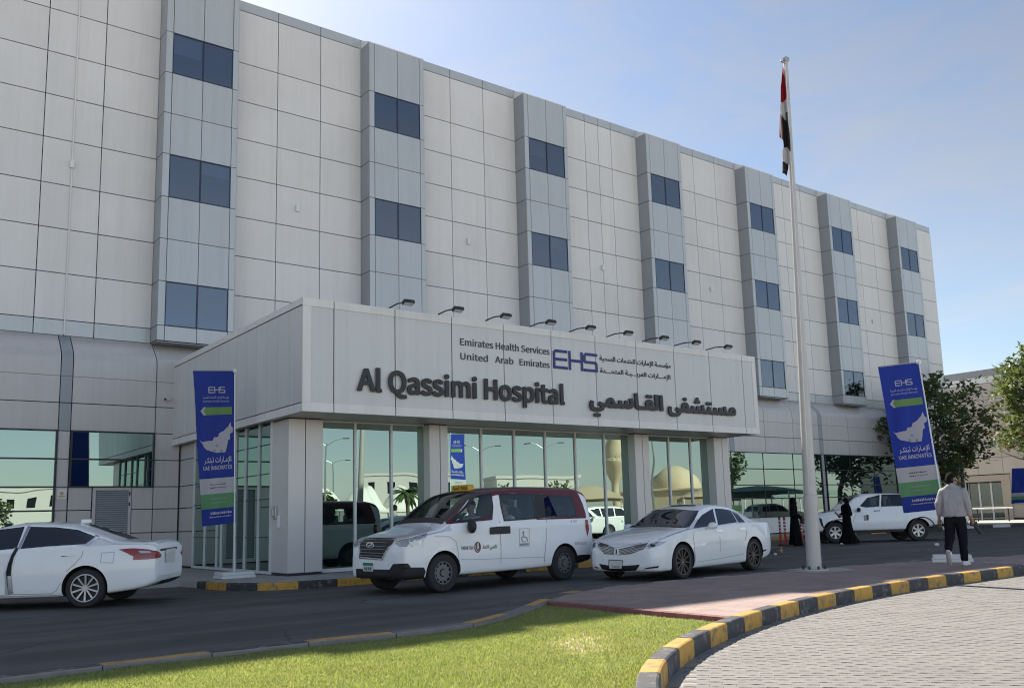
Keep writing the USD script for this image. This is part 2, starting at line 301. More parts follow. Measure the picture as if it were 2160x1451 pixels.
# projecting bays
WINROWS = (1, 4, 7)                                                 # row indices that hold windows
COLS = [0.0, 0.22, 1.18, 2.14, BW]
for k, x0 in enumerate(BAYX):
    body = man(bx(x0 + 0.02, x0 + BW - 0.02, YB + 0.02, YW + 0.3, 6.89, 18.83))
    for j in WINROWS:
        body -= man(bx(x0 + 0.22, x0 + 2.14, YB - 0.1, YW + 0.28, ROWS[j + 1], ROWS[j]))
    bay = obj('bay', tm(body), 'joint', hosp, world=True, label=None)
    for j in range(9):
        for c in range(4):
            if j in WINROWS and c in (1, 2): continue
            wall_panel(bay, x0 + COLS[c], x0 + COLS[c + 1], ROWS[j + 1], ROWS[j], YB, 'grey_panel', 'bay_panel', 0.02)
        for sx, nx in ((x0 - 0.004, x0 + 0.024), (x0 + BW - 0.024, x0 + BW + 0.004)):
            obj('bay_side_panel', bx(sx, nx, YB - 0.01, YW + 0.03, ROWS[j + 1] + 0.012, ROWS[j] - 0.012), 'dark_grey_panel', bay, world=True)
    # sloping cap, soffit
    v = np.array([[x0 - .006, YB - .032, 18.84], [x0 + BW + .006, YB - .032, 18.84], [x0 + BW + .006, YW + .1, 18.84], [x0 - .006, YW + .1, 18.84], [x0 - .006, YB - .03, 18.875], [x0 + BW + .006, YB - .03, 18.875], [x0 + BW + .006, YW + .1, 19.25], [x0 - .006, YW + .1, 19.25]])
    obj('bay_cap', trimesh.convex.convex_hull(v), 'fascia_trim', bay, world=True)
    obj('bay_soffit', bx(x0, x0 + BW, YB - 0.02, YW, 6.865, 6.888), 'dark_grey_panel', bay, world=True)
    for j in WINROWS:
        zt, zb = ROWS[j], ROWS[j + 1]
        for a, b in ((0.22, 1.18), (1.18, 2.14)):
            g = bx(x0 + a + 0.02, x0 + b - 0.02, YB - 0.012, YB - 0.002, zb + 0.02, zt - 0.02)
            obj('window_pane', g, 'bay_glass', bay, world=True)
        fr = [bx(x0 + .205, x0 + .245, YB - .028, YB + .06, zb, zt), bx(x0 + 2.115, x0 + 2.155, YB - .028, YB + .06, zb, zt), bx(x0 + 1.155, x0 + 1.205, YB - .029, YB + .06, zb, zt),
              bx(x0 + .245, x0 + 1.155, YB - .026, YB + .06, zt - .03, zt), bx(x0 + 1.205, x0 + 2.115, YB - .026, YB + .06, zt - .03, zt), bx(x0 + .245, x0 + 1.155, YB - .026, YB + .06, zb, zb + .03), bx(x0 + 1.205, x0 + 2.115, YB - .026, YB + .06, zb, zb + .03)]
        obj('window_frame', fr, 'frame_navy', bay, world=True)
        # the room behind: pale back wall, a blind or a curtain
        obj('room', [bx(x0 + .24, x0 + 2.12, YW + .2, YW + .27, zb + .02, zt - .02)], 'room_blue', bay, world=True)
        r = rng.random()
        c0 = x0 + 0.3 + rng.random() * 0.3
        cur = [bx(c0, c0 + .16 + .2 * rng.random(), YW + .12, YW + .15, zb + .03, zt - .1 - .5 * rng.random())]
        if r > .5: cur.append(bx(x0 + 1.3 + .5 * rng.random(), x0 + 2.08, YW + .13, YW + .16, zb + .03, zb + .35 + .4 * rng.random()))
        if r < .35: cur.append(bx(x0 + .26, x0 + 1.14, YB + .06, YB + .07, zt - rng.uniform(.3, .8), zt - .04))
        elif r > .8: cur.append(bx(x0 + 1.22, x0 + 2.1, YB + .06, YB + .07, zt - rng.uniform(.3, .9), zt - .04))
        objs('curtain', cur, 'curtain', bay, world=True)
# downpipe with its bracket light, small wall lights
for base in (BAYX[0] - 7.172,):
    obj('downpipe', cyl((base + 4.76, YW - .055, 6.95), (base + 4.76, YW - .055, 19.1), .022), 'fascia_trim', hosp, world=True)
def W_at(px, py, Y):
    d = (px - 1114.4) / 1890.06 * CR - (py - 807.3) / 1890.06 * CU + CF
    return d * Y / d[1] + np.array([0, 0, 1.3])
for px, py in ((152, 347), (627, 440), (988, 510), (1271, 565), (1500, 610), (1841, 678)):
    p = W_at(px, py, YW - .06)
    w = obj('wall_light', [rbox(p[0] - .06, p[0] + .06, YW - .13, YW - .03, p[2] - .12, p[2] + .12, .02)], 'white_paint', hosp, world=True)

# ---------------- lower storey, set forward, with a sloping shoulder
ZL = [6.27, 5.63, 4.862, 4.07, 3.28, 2.50, 1.85, 1.17, 0.17]
low = obj('lower_wall', [bx(LEFT, RIGHT, YL, YW + 1, 0.0, 6.05), bx(LEFT, RIGHT, YW - .1, YW + 1, 6.0, 6.8)], 'joint', hosp, world=True)
def shoulder(x0, x1, mat, name='shoulder_panel'):
    pts = [(YL - T + dy, z) for dy, z in ((0, 5.63), (0, 6.08), (.012, 6.18), (.05, 6.28), (.12, 6.38), (.40, 6.65), (.68, 6.905))]; n = len(pts)
    v, f = [], []
    for y, z in pts:
        v += [(x0 + GAP / 2, y, z), (x1 - GAP / 2, y, z)]
    for i in range(n - 1): f += [[2 * i, 2 * i + 1, 2 * i + 3], [2 * i, 2 * i + 3, 2 * i + 2]]
    # back faces so that each panel is a closed plate
    m = len(v); v += [(x, y + .03, z - .01) for x, y, z in v]
    for i in range(n - 1): f += [[m + 2 * i, m + 2 * i + 3, m + 2 * i + 1], [m + 2 * i, m + 2 * i + 2, m + 2 * i + 3]]
    for i in range(n - 1): f += [[2 * i, 2 * i + 2, m + 2 * i + 2], [2 * i, m + 2 * i + 2, m + 2 * i], [2 * i + 1, m + 2 * i + 3, 2 * i + 3], [2 * i + 1, m + 2 * i + 1, m + 2 * i + 3]]
    e = 2 * (n - 1); f += [[0, m + 1, 1], [0, m, m + 1], [e, e + 1, m + e + 1], [e, m + e + 1, m + e]]
    obj(name, trimesh.Trimesh(v, f, process=False), mat, low, smooth=35, world=True)
strips = [4.86 - 7.172 + 7.172 * k for k in range(9)]                # dark narrow strips, one per bay
LX = []
for k in range(-1, 8):
    s = 4.86 + 7.172 * k
    if s > RIGHT - 0.4: break
    LX.append((s, s + .315, 'strip'))
def lower_columns():
    cols, cur = [], LEFT
    for a, b, _ in LX:
        if a <= LEFT: continue
        seg = []
        if a - cur > 3: seg = [cur, cur + (a - cur) * .345, cur + (a - cur) * .68, a] if cur > 20 else [cur, cur + (a - cur) * .335, a] if cur < 0 else [cur, 7.455, 10.0, a] if cur < 6 else [cur, a]
        else: seg = [cur, a]
        for i in range(len(seg) - 1): cols.append((seg[i], seg[i + 1], 'lower_panel'))
        cols.append((a, b, 'dark_grey_panel')); cur = b
    cols.append((cur, RIGHT, 'lower_panel'))
    return cols
for a, b, mat in lower_columns():
    if a > 8.2 and b < 23.5: continue
    shoulder(a, b, mat)
    for j in range(1, 3): wall_panel(low, a, b, ZL[j + 1], ZL[j], YL, mat)
    if mat == 'dark_grey_panel':
        for j in range(3, 8): wall_panel(low, a, b, ZL[j + 1], ZL[j], YL, mat if a > 20 else 'lower_panel')
# ground floor: left glass, centre window over panels and a louvred door, right long glass
def glazing(x0, x1, zs, xs, white=False):
    y = YL - .02
    w = obj('ground_window', bx(x0 + .01, x1 - .01, y + .006, y + .012, zs[-1] + .01, zs[0] - .01), 'room_dark', hosp, world=True)
    for i in range(len(zs) - 1):
        for j in range(len(xs) - 1):
            t = rng.uniform(-1, 1) * .003
            obj('window_pane', bx(xs[j] + .012, xs[j + 1] - .012, y - .012 + t, y + t, zs[i + 1] + .012, zs[i] - .012), 'ground_glass', w, world=True)
    m = [bx(x0, x1, y - .05, y + .0045, z - .022, z + .022) for z in zs]
    objs('transom', m, 'frame_dark', w, world=True)
    objs('mullion', [bx(x - .012, x + .012, y - .03, y + .0035, zs[i + 1] + .022, zs[i] - .022) for x in xs[1:-1] for i in range(len(zs) - 1)], 'frame_dark', w, world=True)
    objs('jamb', [bx(x0 - .0, x0 + .05, y - .06, y + .0055, zs[-1] + .022, zs[0] - .022), bx(x1 - .05, x1, y - .06, y + .0055, zs[-1] + .022, zs[0] - .022)], 'frame_dark', w, world=True)
low_holes = []
glazing(-2.0, 4.86, [ZL[3], ZL[4], ZL[5], ZL[6], ZL[7]], [-2.0, .3, 2.58, 4.86])
for a, b in ((-2.0, .3), (.3, 2.58), (2.58, 4.86)): wall_panel(low, a, b, .17, 1.16, YL, 'lower_panel')
glazing(5.185, 7.455, [ZL[3], ZL[4], ZL[5]], [5.185, 7.455])
for a, b, z0, z1 in ((5.185, 5.80, 1.85, 2.49), (5.185, 5.80, .17, 1.85), (6.86, 7.455, 1.85, 2.49), (6.86, 7.455, 1.17, 1.85), (6.86, 7.455, .17, 1.17)): wall_panel(low, a, b, z0, z1, YL, 'lower_panel')
for a, b in zip(ZL[3:8], ZL[4:9]): wall_panel(low, 7.455, 8.18, b, a, YL, 'lower_panel')
lou = obj('louvre_door', [bx(5.82, 5.9, YL - .05, YL + .02, .17, 2.49), bx(6.78, 6.85, YL - .05, YL + .02, .17, 2.49), bx(5.9, 6.78, YL - .05, YL + .02, 2.40, 2.49), bx(5.9, 6.78, YL - .05, YL + .02, .17, .3), bx(5.9, 6.78, YL + .005, YL + .02, .3, 2.4)], 'lower_panel', hosp, world=True)
for i in range(34):
    z = .32 + i * .061
    s = bx(5.9, 6.78, -.004, .004, 0, .06); c, q = math.cos(.6), math.sin(.6); v = s.vertices.copy(); s.vertices = np.column_stack([v[:, 0], YL - .03 + v[:, 1] * c + v[:, 2] * q * .9, z + v[:, 2] * c - v[:, 1] * q])
    obj('slat', s, 'dark_grey_panel', lou, world=True)
objs('hinge', [cyl((6.80, YL - .065, z), (6.80, YL - .065, z + .1), .018) for z in (2.25, 1.95)], 'black_metal', lou, world=True)
sg_ = obj('notice_plate', bx(4.90, 5.15, YL - .04, YL - .032, 2.18, 2.44), 'fascia_trim', hosp, world=True)
pbr('plate_yellow', (.5, .42, .2), .5); obj('pictogram', stand(ext(sg.Point(0, 0).buffer(.05).union(sg.box(-.09, -.1, .09, -.06)), .003), (5.025, YL - .041, 2.32)), 'plate_yellow', sg_, world=True)
xs = [33.6]
while xs[-1] < 54.6: xs.append(xs[-1] + 1.195)
r0 = 24.0
xg = [r0] + [r0 + 2.39 * i for i in range(1, 8)] + [40.74]
xg = [x for x in xg if x < 40.4] + [40.74]
glazing(r0, 40.74, [ZL[3], ZL[4], ZL[5], ZL[6], .95], xg)
xg2 = [41.08, 43.35, 45.63, 47.9]
glazing(41.08, 47.9, [ZL[3], ZL[4], ZL[5], ZL[6], .95], xg2)
glazing(48.25, 55.3, [ZL[3], ZL[4], ZL[5], ZL[6], .95], [48.25, 50.6, 52.95, 55.3])
for x in np.arange(r0, 55.3, 1.9): wall_panel(low, x, min(x + 1.9, 55.6), .17, .94, YL - .01, 'fascia_trim')

# ================================================================ entrance block with the sign fascia
XL, XR, YF, ZS, ZT = 7.966, 23.64, 18.343, 3.722, 6.265
ent = thing('entrance_block', 'projecting glazed entrance with a deep pale sign fascia on square columns', 'building', ((XL + XR) / 2, YF, 0))
fas = obj('fascia', [bx(XL + .03, XR - .03, YF + .03, YL + .25, ZS + .03, ZT - .03)], 'joint', ent, world=True)
obj('roof', bx(XL + .06, XR - .06, YF + .06, YL + .25, ZT - .03, ZT - .01), 'roof_deck', ent, world=True)
FX = [XL, 8.712] + [10.276 + 1.587 * i for i in range(9)] + [XR]
for i in range(len(FX) - 1):
    a, b = FX[i], FX[i + 1]
    g0 = GAP / 2 if i else 0.0; g1 = GAP / 2 if i < len(FX) - 2 else 0.0
    ai = .2 if i == 0 else g0; bi = .2 if i == len(FX) - 2 else g1
    obj('fascia_panel', bx(a + ai, b - bi, YF - .002, YF + .03, 3.93, 6.08), 'fascia_panel', fas, world=True)
    obj('fascia_trim', bx(a + g0, b - g1, YF - .012, YF + .03, 6.083, ZT), 'fascia_trim', fas, world=True)
    obj('fascia_trim', bx(a + g0, b - g1, YF - .012, YF + .03, ZS, 3.927), 'fascia_trim', fas, world=True)
obj('fascia_trim', bx(XL, XL + .197, YF - .012, YF + .03, 3.93, 6.08), 'fascia_trim', fas, world=True)
obj('fascia_trim', bx(XR - .197, XR, YF - .012, YF + .03, 3.93, 6.08), 'fascia_trim', fas, world=True)
SY = [YF + .03] + [19.056 + .675 * i for i in range(13)] + [YL - .001]
for sx, nx in ((XL, XL + .03), (XR - .03, XR)):
    for i in range(len(SY) - 1):
        a, b = SY[i] + .006, SY[i + 1] - .006
        obj('side_panel', bx(sx, nx, a, b, 3.93, 6.09), 'fascia_panel', fas, world=True)
        obj('side_trim', bx(sx - .008 if sx == XL else sx, nx if sx == XL else nx + .008, a, b, 6.115, ZT), 'fascia_trim', fas, world=True)
        obj('side_trim', bx(sx - .008 if sx == XL else sx, nx if sx == XL else nx + .008, a, b, ZS, 3.905), 'fascia_trim', fas, world=True)
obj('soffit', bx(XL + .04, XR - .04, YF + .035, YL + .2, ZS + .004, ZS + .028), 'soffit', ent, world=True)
# columns
YC, YG = 19.629, 19.94
def column(x0, x1, y1, jx):
    c = obj('column', bx(x0 + .02, x1 - .02, YC + .02, y1 - .02, .14, ZS + .003), 'joint', ent, world=True)
    for a, b in zip([x0] + jx, jx + [x1]):
        obj('column_panel', bx(a + (.011 if a > x0 else 0), b - (.011 if b < x1 else 0), YC, YC + .03, .2, ZS - .02), 'column_panel', c, world=True)
    ys = [YC + .03, y1]
    obj('column_panel', bx(x0, x0 + .03, YC + .031, y1, .2, ZS - .02), 'column_panel', c, world=True)
    obj('column_panel', bx(x1 - .03, x1, YC + .031, y1, .2, ZS - .02), 'column_panel', c, world=True)
    obj('plinth', bx(x0 + .01, x1 - .01, YC + .01, y1, .13, .2), 'frame_dark', c, world=True)
column(8.209, 9.05, 20.62, [8.62]); column(11.974, 12.52, YG + .4, [12.29]); column(19.259, 19.86, YG + .4, [19.58]); column(22.886, 23.60, 20.62, [23.28])
# front glazing
def lobby(xs, z0=.235, z1=3.69):
    w = obj('glazing', bx(xs[0], xs[-1], YG + .06, YG + .09, .15, ZS), 'room_dark', ent, world=True)
    for a, b in zip(xs, xs[1:]):
        t = rng.uniform(-1, 1) * .002
        obj('glass_pane', bx(a + .01, b - .01, YG - .005 + t, YG + .01 + t, z0, z1), 'lobby_glass', w, world=True)
    for x in xs[1:-1]:
        obj('mullion', bx(x - .028, x + .028, YG - .05, YG + .05, z0, z1), 'frame_white', w, world=True)
    obj('sill', bx(xs[0], xs[-1], YG - .055, YG + .055, .15, z0), 'frame_white', w, world=True)
    obj('head', bx(xs[0], xs[-1], YG - .055, YG + .055, z1, ZS), 'frame_white', w, world=True)
lobby([9.05, 10.03, 11.03, 11.974]); lobby([12.52, 13.77, 14.88, 15.98, 17.11, 18.25, 19.259]); lobby([19.86, 21.03, 22.05, 22.886])
# lobby left side: glass with white mullions and an entrance door; right side plain glass
sideY = [20.62, 21.40, 22.30, 23.0, 24.0, 24.35, 25.35, 26.35]
for X, sgn in ((8.215, -1), (23.60, 1)):
    w = obj('side_glazing', bx(min(X - sgn * .09, X - sgn * .06), max(X - sgn * .09, X - sgn * .06), 20.62, 26.45, .15, ZS), 'room_dark', ent, world=True)
    for i, (a, b) in enumerate(zip(sideY, sideY[1:])):
        zs = [.22, 1.0, 1.9, 2.5, 3.2, 3.69] if i != 3 else [.18, 2.45, 2.75, 3.69]
        for z0, z1 in zip(zs, zs[1:]):
            obj('glass_pane', bx(X - .006, X + .006, a + .012, b - .012, z0 + .008, z1 - .008), 'lobby_glass', w, world=True)
        objs('transom', [bx(X - .02, X + .02, a + .03, b - .03, z - .012, z + .012) for z in zs[1:-1]], 'frame_dark' if i != 3 else 'frame_white', w, world=True)
    objs('mullion', [bx(X - .045, X + .045, y - .03, y + .03, .15, ZS) for y in sideY], 'frame_white', w, world=True)
    objs('sill', [bx(X - .04, X + .04, a + .03, b - .03, .15, .22) for a, b in zip(sideY, sideY[1:])], 'frame_white', w, world=True)
    objs('side_wall_panel', [bx(min(X, X - sgn * .3), max(X, X - sgn * .3), 26.38, YL - .035, z0 + .012, z1 - .012) for z1, z0 in zip([ZS, 3.28, 2.5, 1.85, 1.17], [3.28, 2.5, 1.85, 1.17, .17])], 'lower_panel', ent, world=True)
obj('wall_phone', [rbox(8.15, 8.21, 20.25, 20.40, 1.42, 1.72, .015), rbox(8.10, 8.16, 20.29, 20.36, 1.48, 1.66, .012)], 'steel', ent, world=True)
obj('wall_phone', [rbox(8.16, 8.21, 20.08, 20.18, 1.22, 1.5, .012)], 'white_paint', ent, world=True)
ent_canopy_top = ZT

# cctv camera on the corner of the lower wall
cc = thing('security_camera', 'small white security camera on the lower wall left of the entrance block', 'camera', tuple(W_at(357, 842, YL - .1)))
obj('bracket', [cyl((.02, .08, .02), (.02, -.02, .0), .02)], 'white_paint', cc)
obj('body', [cyl((.02, -.02, .0), (-.16, -.2, -.03), .045, 12)], 'white_paint', cc)
obj('lens', [cyl((-.158, -.198, -.03), (-.18, -.22, -.034), .036, 12)], 'black_metal', cc)

# spotlights along the fascia top
LAMPX = [10.18, 11.54, 12.96, 14.40, 15.77, 17.16, 18.58, 19.94, 21.37]
ordn = ['leftmost spotlight arm on the fascia, above the panel left of the Al Qassimi lettering', 'second spotlight from the left on the fascia top', 'third spotlight from the left, above the start of the Emirates Health Services line', 'fourth spotlight from the left, above the left half of the small grey lettering', 'middle spotlight of the nine, above the blue letters EHS', 'fourth spotlight from the right, just right of the blue EHS letters', 'third spotlight from the right, in front of a dark bay side', 'second spotlight from the right on the fascia top', 'rightmost spotlight on the fascia, nearest to the flagpole']
lp = None
for i, x in enumerate(LAMPX):
    loc = (x, YF + .06, ZT)
    if lp is None:
        lp = thing('spotlight', 'black ' + ordn[i], 'spotlight', loc, group='spotlights along the top of the entrance fascia')
        obj('arm', tube([(0, .05, 0), (0, 0, .04), (0, -.35, .06), (0, -.74, .02)], .018), 'black_metal', lp)
        hd = rbox(-.14, .14, -.08, .08, -.045, .045, .02); R = trimesh.transformations.rotation_matrix(-.35, (1, 0, 0)); hd.apply_transform(R); hd.apply_translation((0, -.86, -.015))
        obj('head', hd, 'black_metal', lp)
        gl = bx(-.12, .12, -.06, .06, -.052, -.046); gl.apply_transform(R); gl.apply_translation((0, -.86, -.015)); obj('lamp_glass', gl, 'lamp_glass', lp)
        vz = bx(-.13, .13, .082, .09, -.03, .05); vz.apply_transform(R); vz.apply_translation((0, -.86, -.0)); obj('visor', vz, 'white_paint', lp)
    else:
        copy_thing(lp, loc, 0, 'black ' + ordn[i])

# ---------------------------------------------------------------- lettering on the fascia
def sign(name, label, parts, mat, depth, y=YF - .004):
    """parts: list of polygons, one per letter or word; each its own mesh"""
    cx = np.mean([p.centroid.x for p in parts]); cz = min(p.bounds[1] for p in parts)
    t = thing(name, label, 'sign', (cx, y, cz))
    for p in parts:
        obj('letter', stand(ext(p, depth), (0, y, 0)), mat, t, world=True)
    return t
def letters(poly):
    """group the pieces of a lettering polygon into letters: pieces that overlap in x belong together"""
    gs = sorted(getattr(poly, 'geoms', [poly]), key=lambda g: g.bounds[0]); out = []
    for g in gs:
        if out and g.bounds[0] < out[-1].bounds[2] - 0.35 * (g.bounds[2] - g.bounds[0]): out[-1] = unary_union([out[-1], g])
        else: out.append(g)
    return out
NOTO = 'Noto Sans CJK Regular.woff2'; NOTOA = 'NotoSansArabic-VariableFont_wdth,wght.woff2'
sign('hospital_sign', 'large black raised letters Al Qassimi Hospital on the fascia', letters(fit_poly(text_poly('Al Qassimi Hospital', NOTO, stroke=4, size=120), 9.27, 15.40, 4.265, h=.475)), 'letter_black', .045, YF - .03)
ap = text_poly('مستشفى القـاسمي', NOTOA, weight=800, stroke=2, size=120, rtl=True)
sign('hospital_sign', 'large black raised Arabic letters at the right of the fascia', letters(fit_poly(ap, 16.3, 22.46, 4.265, z1=4.745)), 'letter_black', .045, YF - .03)
w1 = [fit_poly(text_poly('Emirates Health Services', NOTO, stroke=1), 12.11, 14.965, 5.575, h=.165), fit_poly(text_poly('United', NOTO, stroke=1), 12.11, 12.94, 5.215, h=.16), fit_poly(text_poly('Arab', NOTO, stroke=1), 13.17, 13.75, 5.215, h=.16), fit_poly(text_poly('Emirates', NOTO, stroke=1), 13.95, 14.955, 5.215, h=.16)]
sign('department_sign', 'two lines of small dark grey English lettering, left of the blue EHS letters', w1, 'letter_grey', .015)
a1 = fit_poly(text_poly('مؤسسة الإمارات للخدمات الصحية', NOTOA, weight=600, rtl=True), 16.77, 19.63, 5.58, z1=5.73)
a2 = fit_poly(text_poly('الإمـــارات العربـــيـة المتحـــدة', NOTOA, weight=600, rtl=True), 16.78, 19.60, 5.235, z1=5.38)
sign('department_sign', 'two lines of small dark grey Arabic lettering, right of the blue EHS letters', [a1, a2], 'letter_grey', .015)
def ehs(x0, x1, z0, z1):
    """the three rounded-corner letters E H S, built from strokes"""
    w = (x1 - x0) / 3.12; h = z1 - z0; s = .145 * h
    def L(*lines): return unary_union([sg.LineString(l).buffer(s / 2, cap_style=2, join_style=1) for l in lines])
    zt, zb, zm = z1 - s / 2, z0 + s / 2, (z0 + z1) / 2
    a = x0; E = L([(a + w * .98, zt), (a + .1 * w + s / 2, zt), (a + s / 2, zt - .1 * w), (a + s / 2, zb), (a + w * .98, zb)], [(a, zm), (a + w * .95, zm)])
    a = x0 + w * 1.07; H = L([(a + s / 2, z0), (a + s / 2, z1)], [(a + w - s / 2, z0), (a + w - s / 2, z1)], [(a, zm), (a + w, zm)])
    a = x0 + w * 2.12; S = L([(a + w, zt), (a + .1 * w + s / 2, zt), (a + s / 2, zt - .1 * w), (a + s / 2, zm + .05 * w), (a + .15 * w, zm), (a + w - .15 * w, zm), (a + w - s / 2, zm - .08 * w), (a + w - s / 2, zb), (a, zb)])
    return [E, H, S]
sign('logo_sign', 'blue square-cut letters EHS in the middle of the fascia', ehs(15.08, 16.68, 5.22, 5.745), 'logo_blue', .02)
# ================================================================ ground
def asphalt_mat():
    MAT['asphalt'] = usdkit.material(stage, '/World/Looks/asphalt', {
        'g': ('geometry', {}), 'n1': ('noise_texture', {'scale': 0.45, 'detail': 8.0, 'roughness': 0.65}), 'r1': ('rgb_ramp', {'ramp': [(0.32, (0.072, 0.067, 0.064)), (0.5, (0.094, 0.088, 0.084)), (0.72, (0.128, 0.118, 0.110))]}),
        'm2': ('mapping', {'scale': (0.12, 1.6, 1.0), 'rotation': (0, 0, 0.06)}), 'n2': ('noise_texture', {'scale': 1.0, 'detail': 4.0}), 'r2': ('rgb_ramp', {'ramp': [(0.40, (0.74, 0.74, 0.75)), (0.66, (1.20, 1.19, 1.18))]}), 'x2': ('mix', {'mix_type': 'multiply', 'fac': 1.0}),
        'n3': ('noise_texture', {'scale': 1.7, 'detail': 3.0}), 'r3': ('rgb_ramp', {'ramp': [(0.67, (0, 0, 0)), (0.74, (0.75, 0.75, 0.75))]}), 'x3': ('mix', {'color2': (0.026, 0.025, 0.026)}),
        'v': ('voronoi_texture', {'feature': 'distance_to_edge', 'scale': 0.33}), 'nd': ('noise_texture', {'scale': 2.2, 'detail': 4.0}), 'vd': ('mix', {'fac': 0.22}), 'r4': ('rgb_ramp', {'ramp': [(0.0, (0.75, 0.75, 0.75)), (0.006, (0, 0, 0))]}), 'x4': ('mix', {'color2': (0.022, 0.022, 0.023)}),
        'b': ('bump', {'strength': 0.8, 'distance': 0.006}), 'n5': ('noise_texture', {'scale': 190.0, 'detail': 2.0}), 'p': ('principled_bsdf', {'roughness': 0.78})},
        [('g.position', 'n1.vector'), ('n1.fac', 'r1.fac'), ('g.position', 'm2.vector'), ('m2.vector', 'n2.vector'), ('n2.fac', 'r2.fac'), ('r1.color', 'x2.color1'), ('r2.color', 'x2.color2'), ('g.position', 'n3.vector'), ('n3.fac', 'r3.fac'), ('r3.color', 'x3.fac'), ('x2.color', 'x3.color1'),
         ('g.position', 'nd.vector'), ('g.position', 'vd.color1'), ('nd.color', 'vd.color2'), ('vd.color', 'v.vector'), ('v.distance', 'r4.fac'), ('r4.color', 'x4.fac'), ('x3.color', 'x4.color1'), ('x4.color', 'p.base_color'), ('g.position', 'n5.vector'), ('n5.fac', 'b.height'), ('b.normal', 'p.normal')], surface='p.BSDF')
asphalt_mat()
pbr('far_lot', (0.46, 0.41, 0.335), 0.9, vary=0.1, scale=0.3, dirt=(0.26, 0.245, 0.22), dscale=0.05, dlo=0.45, dhi=0.6)
pbr('joint_sand', (0.29, 0.277, 0.255), 0.95, vary=0.12, scale=30)
pbr('drive_far', (0.215, 0.205, 0.19), 0.9, vary=0.08, scale=1.2)
for i, c in enumerate(((0.192, 0.184, 0.175), (0.182, 0.175, 0.167), (0.204, 0.195, 0.184))):
    pbr(f'drive_paver_{"abc"[i]}', c, 0.85, vary=0.09, scale=9, bump=0.002, bscale=160, dirt=tuple(np.array(c) * .82), dscale=.7, dlo=.5, dhi=.75)
pbr('soil', (0.42, 0.33, 0.20), 0.95, vary=0.3, scale=14, bump=0.01, bscale=60, dirt=(0.50, 0.37, 0.25), dscale=0.55, dlo=0.5, dhi=0.6)
pbr('kerb_yellow', (0.50, 0.275, 0.04), 0.6, vary=0.12, scale=9, dirt=(0.17, 0.13, 0.08), dscale=8, dlo=0.50, dhi=0.66, bump=.003, bscale=90, rnd=.06)
pbr('kerb_black', (0.036, 0.036, 0.042), 0.65, vary=0.2, scale=9, dirt=(0.19, 0.18, 0.17), dscale=9, dlo=0.54, dhi=0.68, bump=.003, bscale=90, rnd=.1)
pbr('kerb_white', (0.62, 0.61, 0.58), 0.6, vary=0.1, scale=9, dirt=(0.3, 0.29, 0.28), dscale=6, dlo=0.58, dhi=0.72)
pbr('concrete', (0.20, 0.19, 0.178), 0.85, vary=0.15, scale=6, bump=.003, bscale=90, dirt=(0.11, 0.10, 0.09), dscale=3, dlo=.5, dhi=.75)
pbr('pale_paving', (0.40, 0.385, 0.36), 0.75, vary=0.08, scale=2.5, dirt=(0.3, 0.29, 0.27), dscale=1.2)
pbr('red_tile', (0.20, 0.075, 0.07), 0.7, vary=0.18, scale=8, rnd=.12, bump=.002, bscale=120)
# island paving: small purplish-red pavers, brick pattern as fine relief
def island_mat():
    c1, c2 = (0.34, 0.25, 0.225), (0.27, 0.205, 0.19)
    MAT['island_paver'] = usdkit.material(stage, '/World/Looks/island_paver', {
        'g': ('geometry', {}), 'mp': ('mapping', {'rotation': (0, 0, 0.42)}), 'br': ('brick_texture', {'color1': c1, 'color2': c2, 'mortar': (0.2, 0.17, 0.15), 'scale': 1.0, 'mortar_size': 0.006, 'mortar_smooth': 0.3, 'brick_width': 0.2, 'row_height': 0.1, 'bias': -0.1}),
        'n': ('noise_texture', {'scale': 1.1, 'detail': 6.0, 'roughness': 0.65}), 'r': ('rgb_ramp', {'ramp': [(0.3, (0.78, 0.78, 0.79)), (0.7, (1.25, 1.2, 1.18))]}), 'm': ('mix', {'mix_type': 'multiply', 'fac': 1.0}),
        'b': ('bump', {'strength': 0.6, 'distance': 0.004, 'invert': True}), 'p': ('principled_bsdf', {'roughness': 0.8})},
        [('g.position', 'mp.vector'), ('mp.vector', 'br.vector'), ('g.position', 'n.vector'), ('n.fac', 'r.fac'), ('br.color', 'm.color1'), ('r.color', 'm.color2'), ('m.color', 'p.base_color'), ('br.fac', 'b.height'), ('b.normal', 'p.normal')], surface='p.BSDF')
island_mat()
def struct(name, mesh, mat, **kw): return obj(name, mesh, mat, '/World', kind='structure', **kw)
struct('ground', bx(-400, 600, -500, 600, -0.6, -0.03), 'far_lot')
def spline(pts, n=400):
    from scipy.interpolate import CubicSpline
    p = np.array(pts, float); s = np.r_[0, np.cumsum(np.linalg.norm(np.diff(p, axis=0), axis=1))]; c = CubicSpline(s, p); q = c(np.linspace(0, s[-1], n)); return q
KO = spline([(0.9, -3), (1.6, -0.5), (2.4, 1.4), (3.3, 3.0), (4.25, 4.2), (5.28, 5.12), (6.87, 6.05), (7.95, 6.51), (9.07, 6.88), (10.19, 7.16), (11.3, 7.37), (12.53, 7.53), (13.8, 7.61), (15.68, 7.65), (17.2, 7.66), (20, 7.5), (24, 7.1), (29, 6.2)])
KI = np.vstack([[(-9, 8.6)], spline([(-5, 8.6), (0, 8.6), (4.5, 8.6), (5.6, 8.62), (6.13, 8.88), (6.79, 9.27), (8.2, 10.33), (9.0, 10.78), (9.9, 11.05), (11.5, 11.16), (13.9, 11.0), (16.56, 10.73), (19.05, 10.1), (21.3, 9.5), (24, 8.6), (29, 6.4)])])
struct('road', poly_sheet([(-60, 6.0), (6, 6.0), (20, 6.0), (29, 5.0), (130, 0), (130, 60), (-60, 60)], 0.0), 'asphalt')
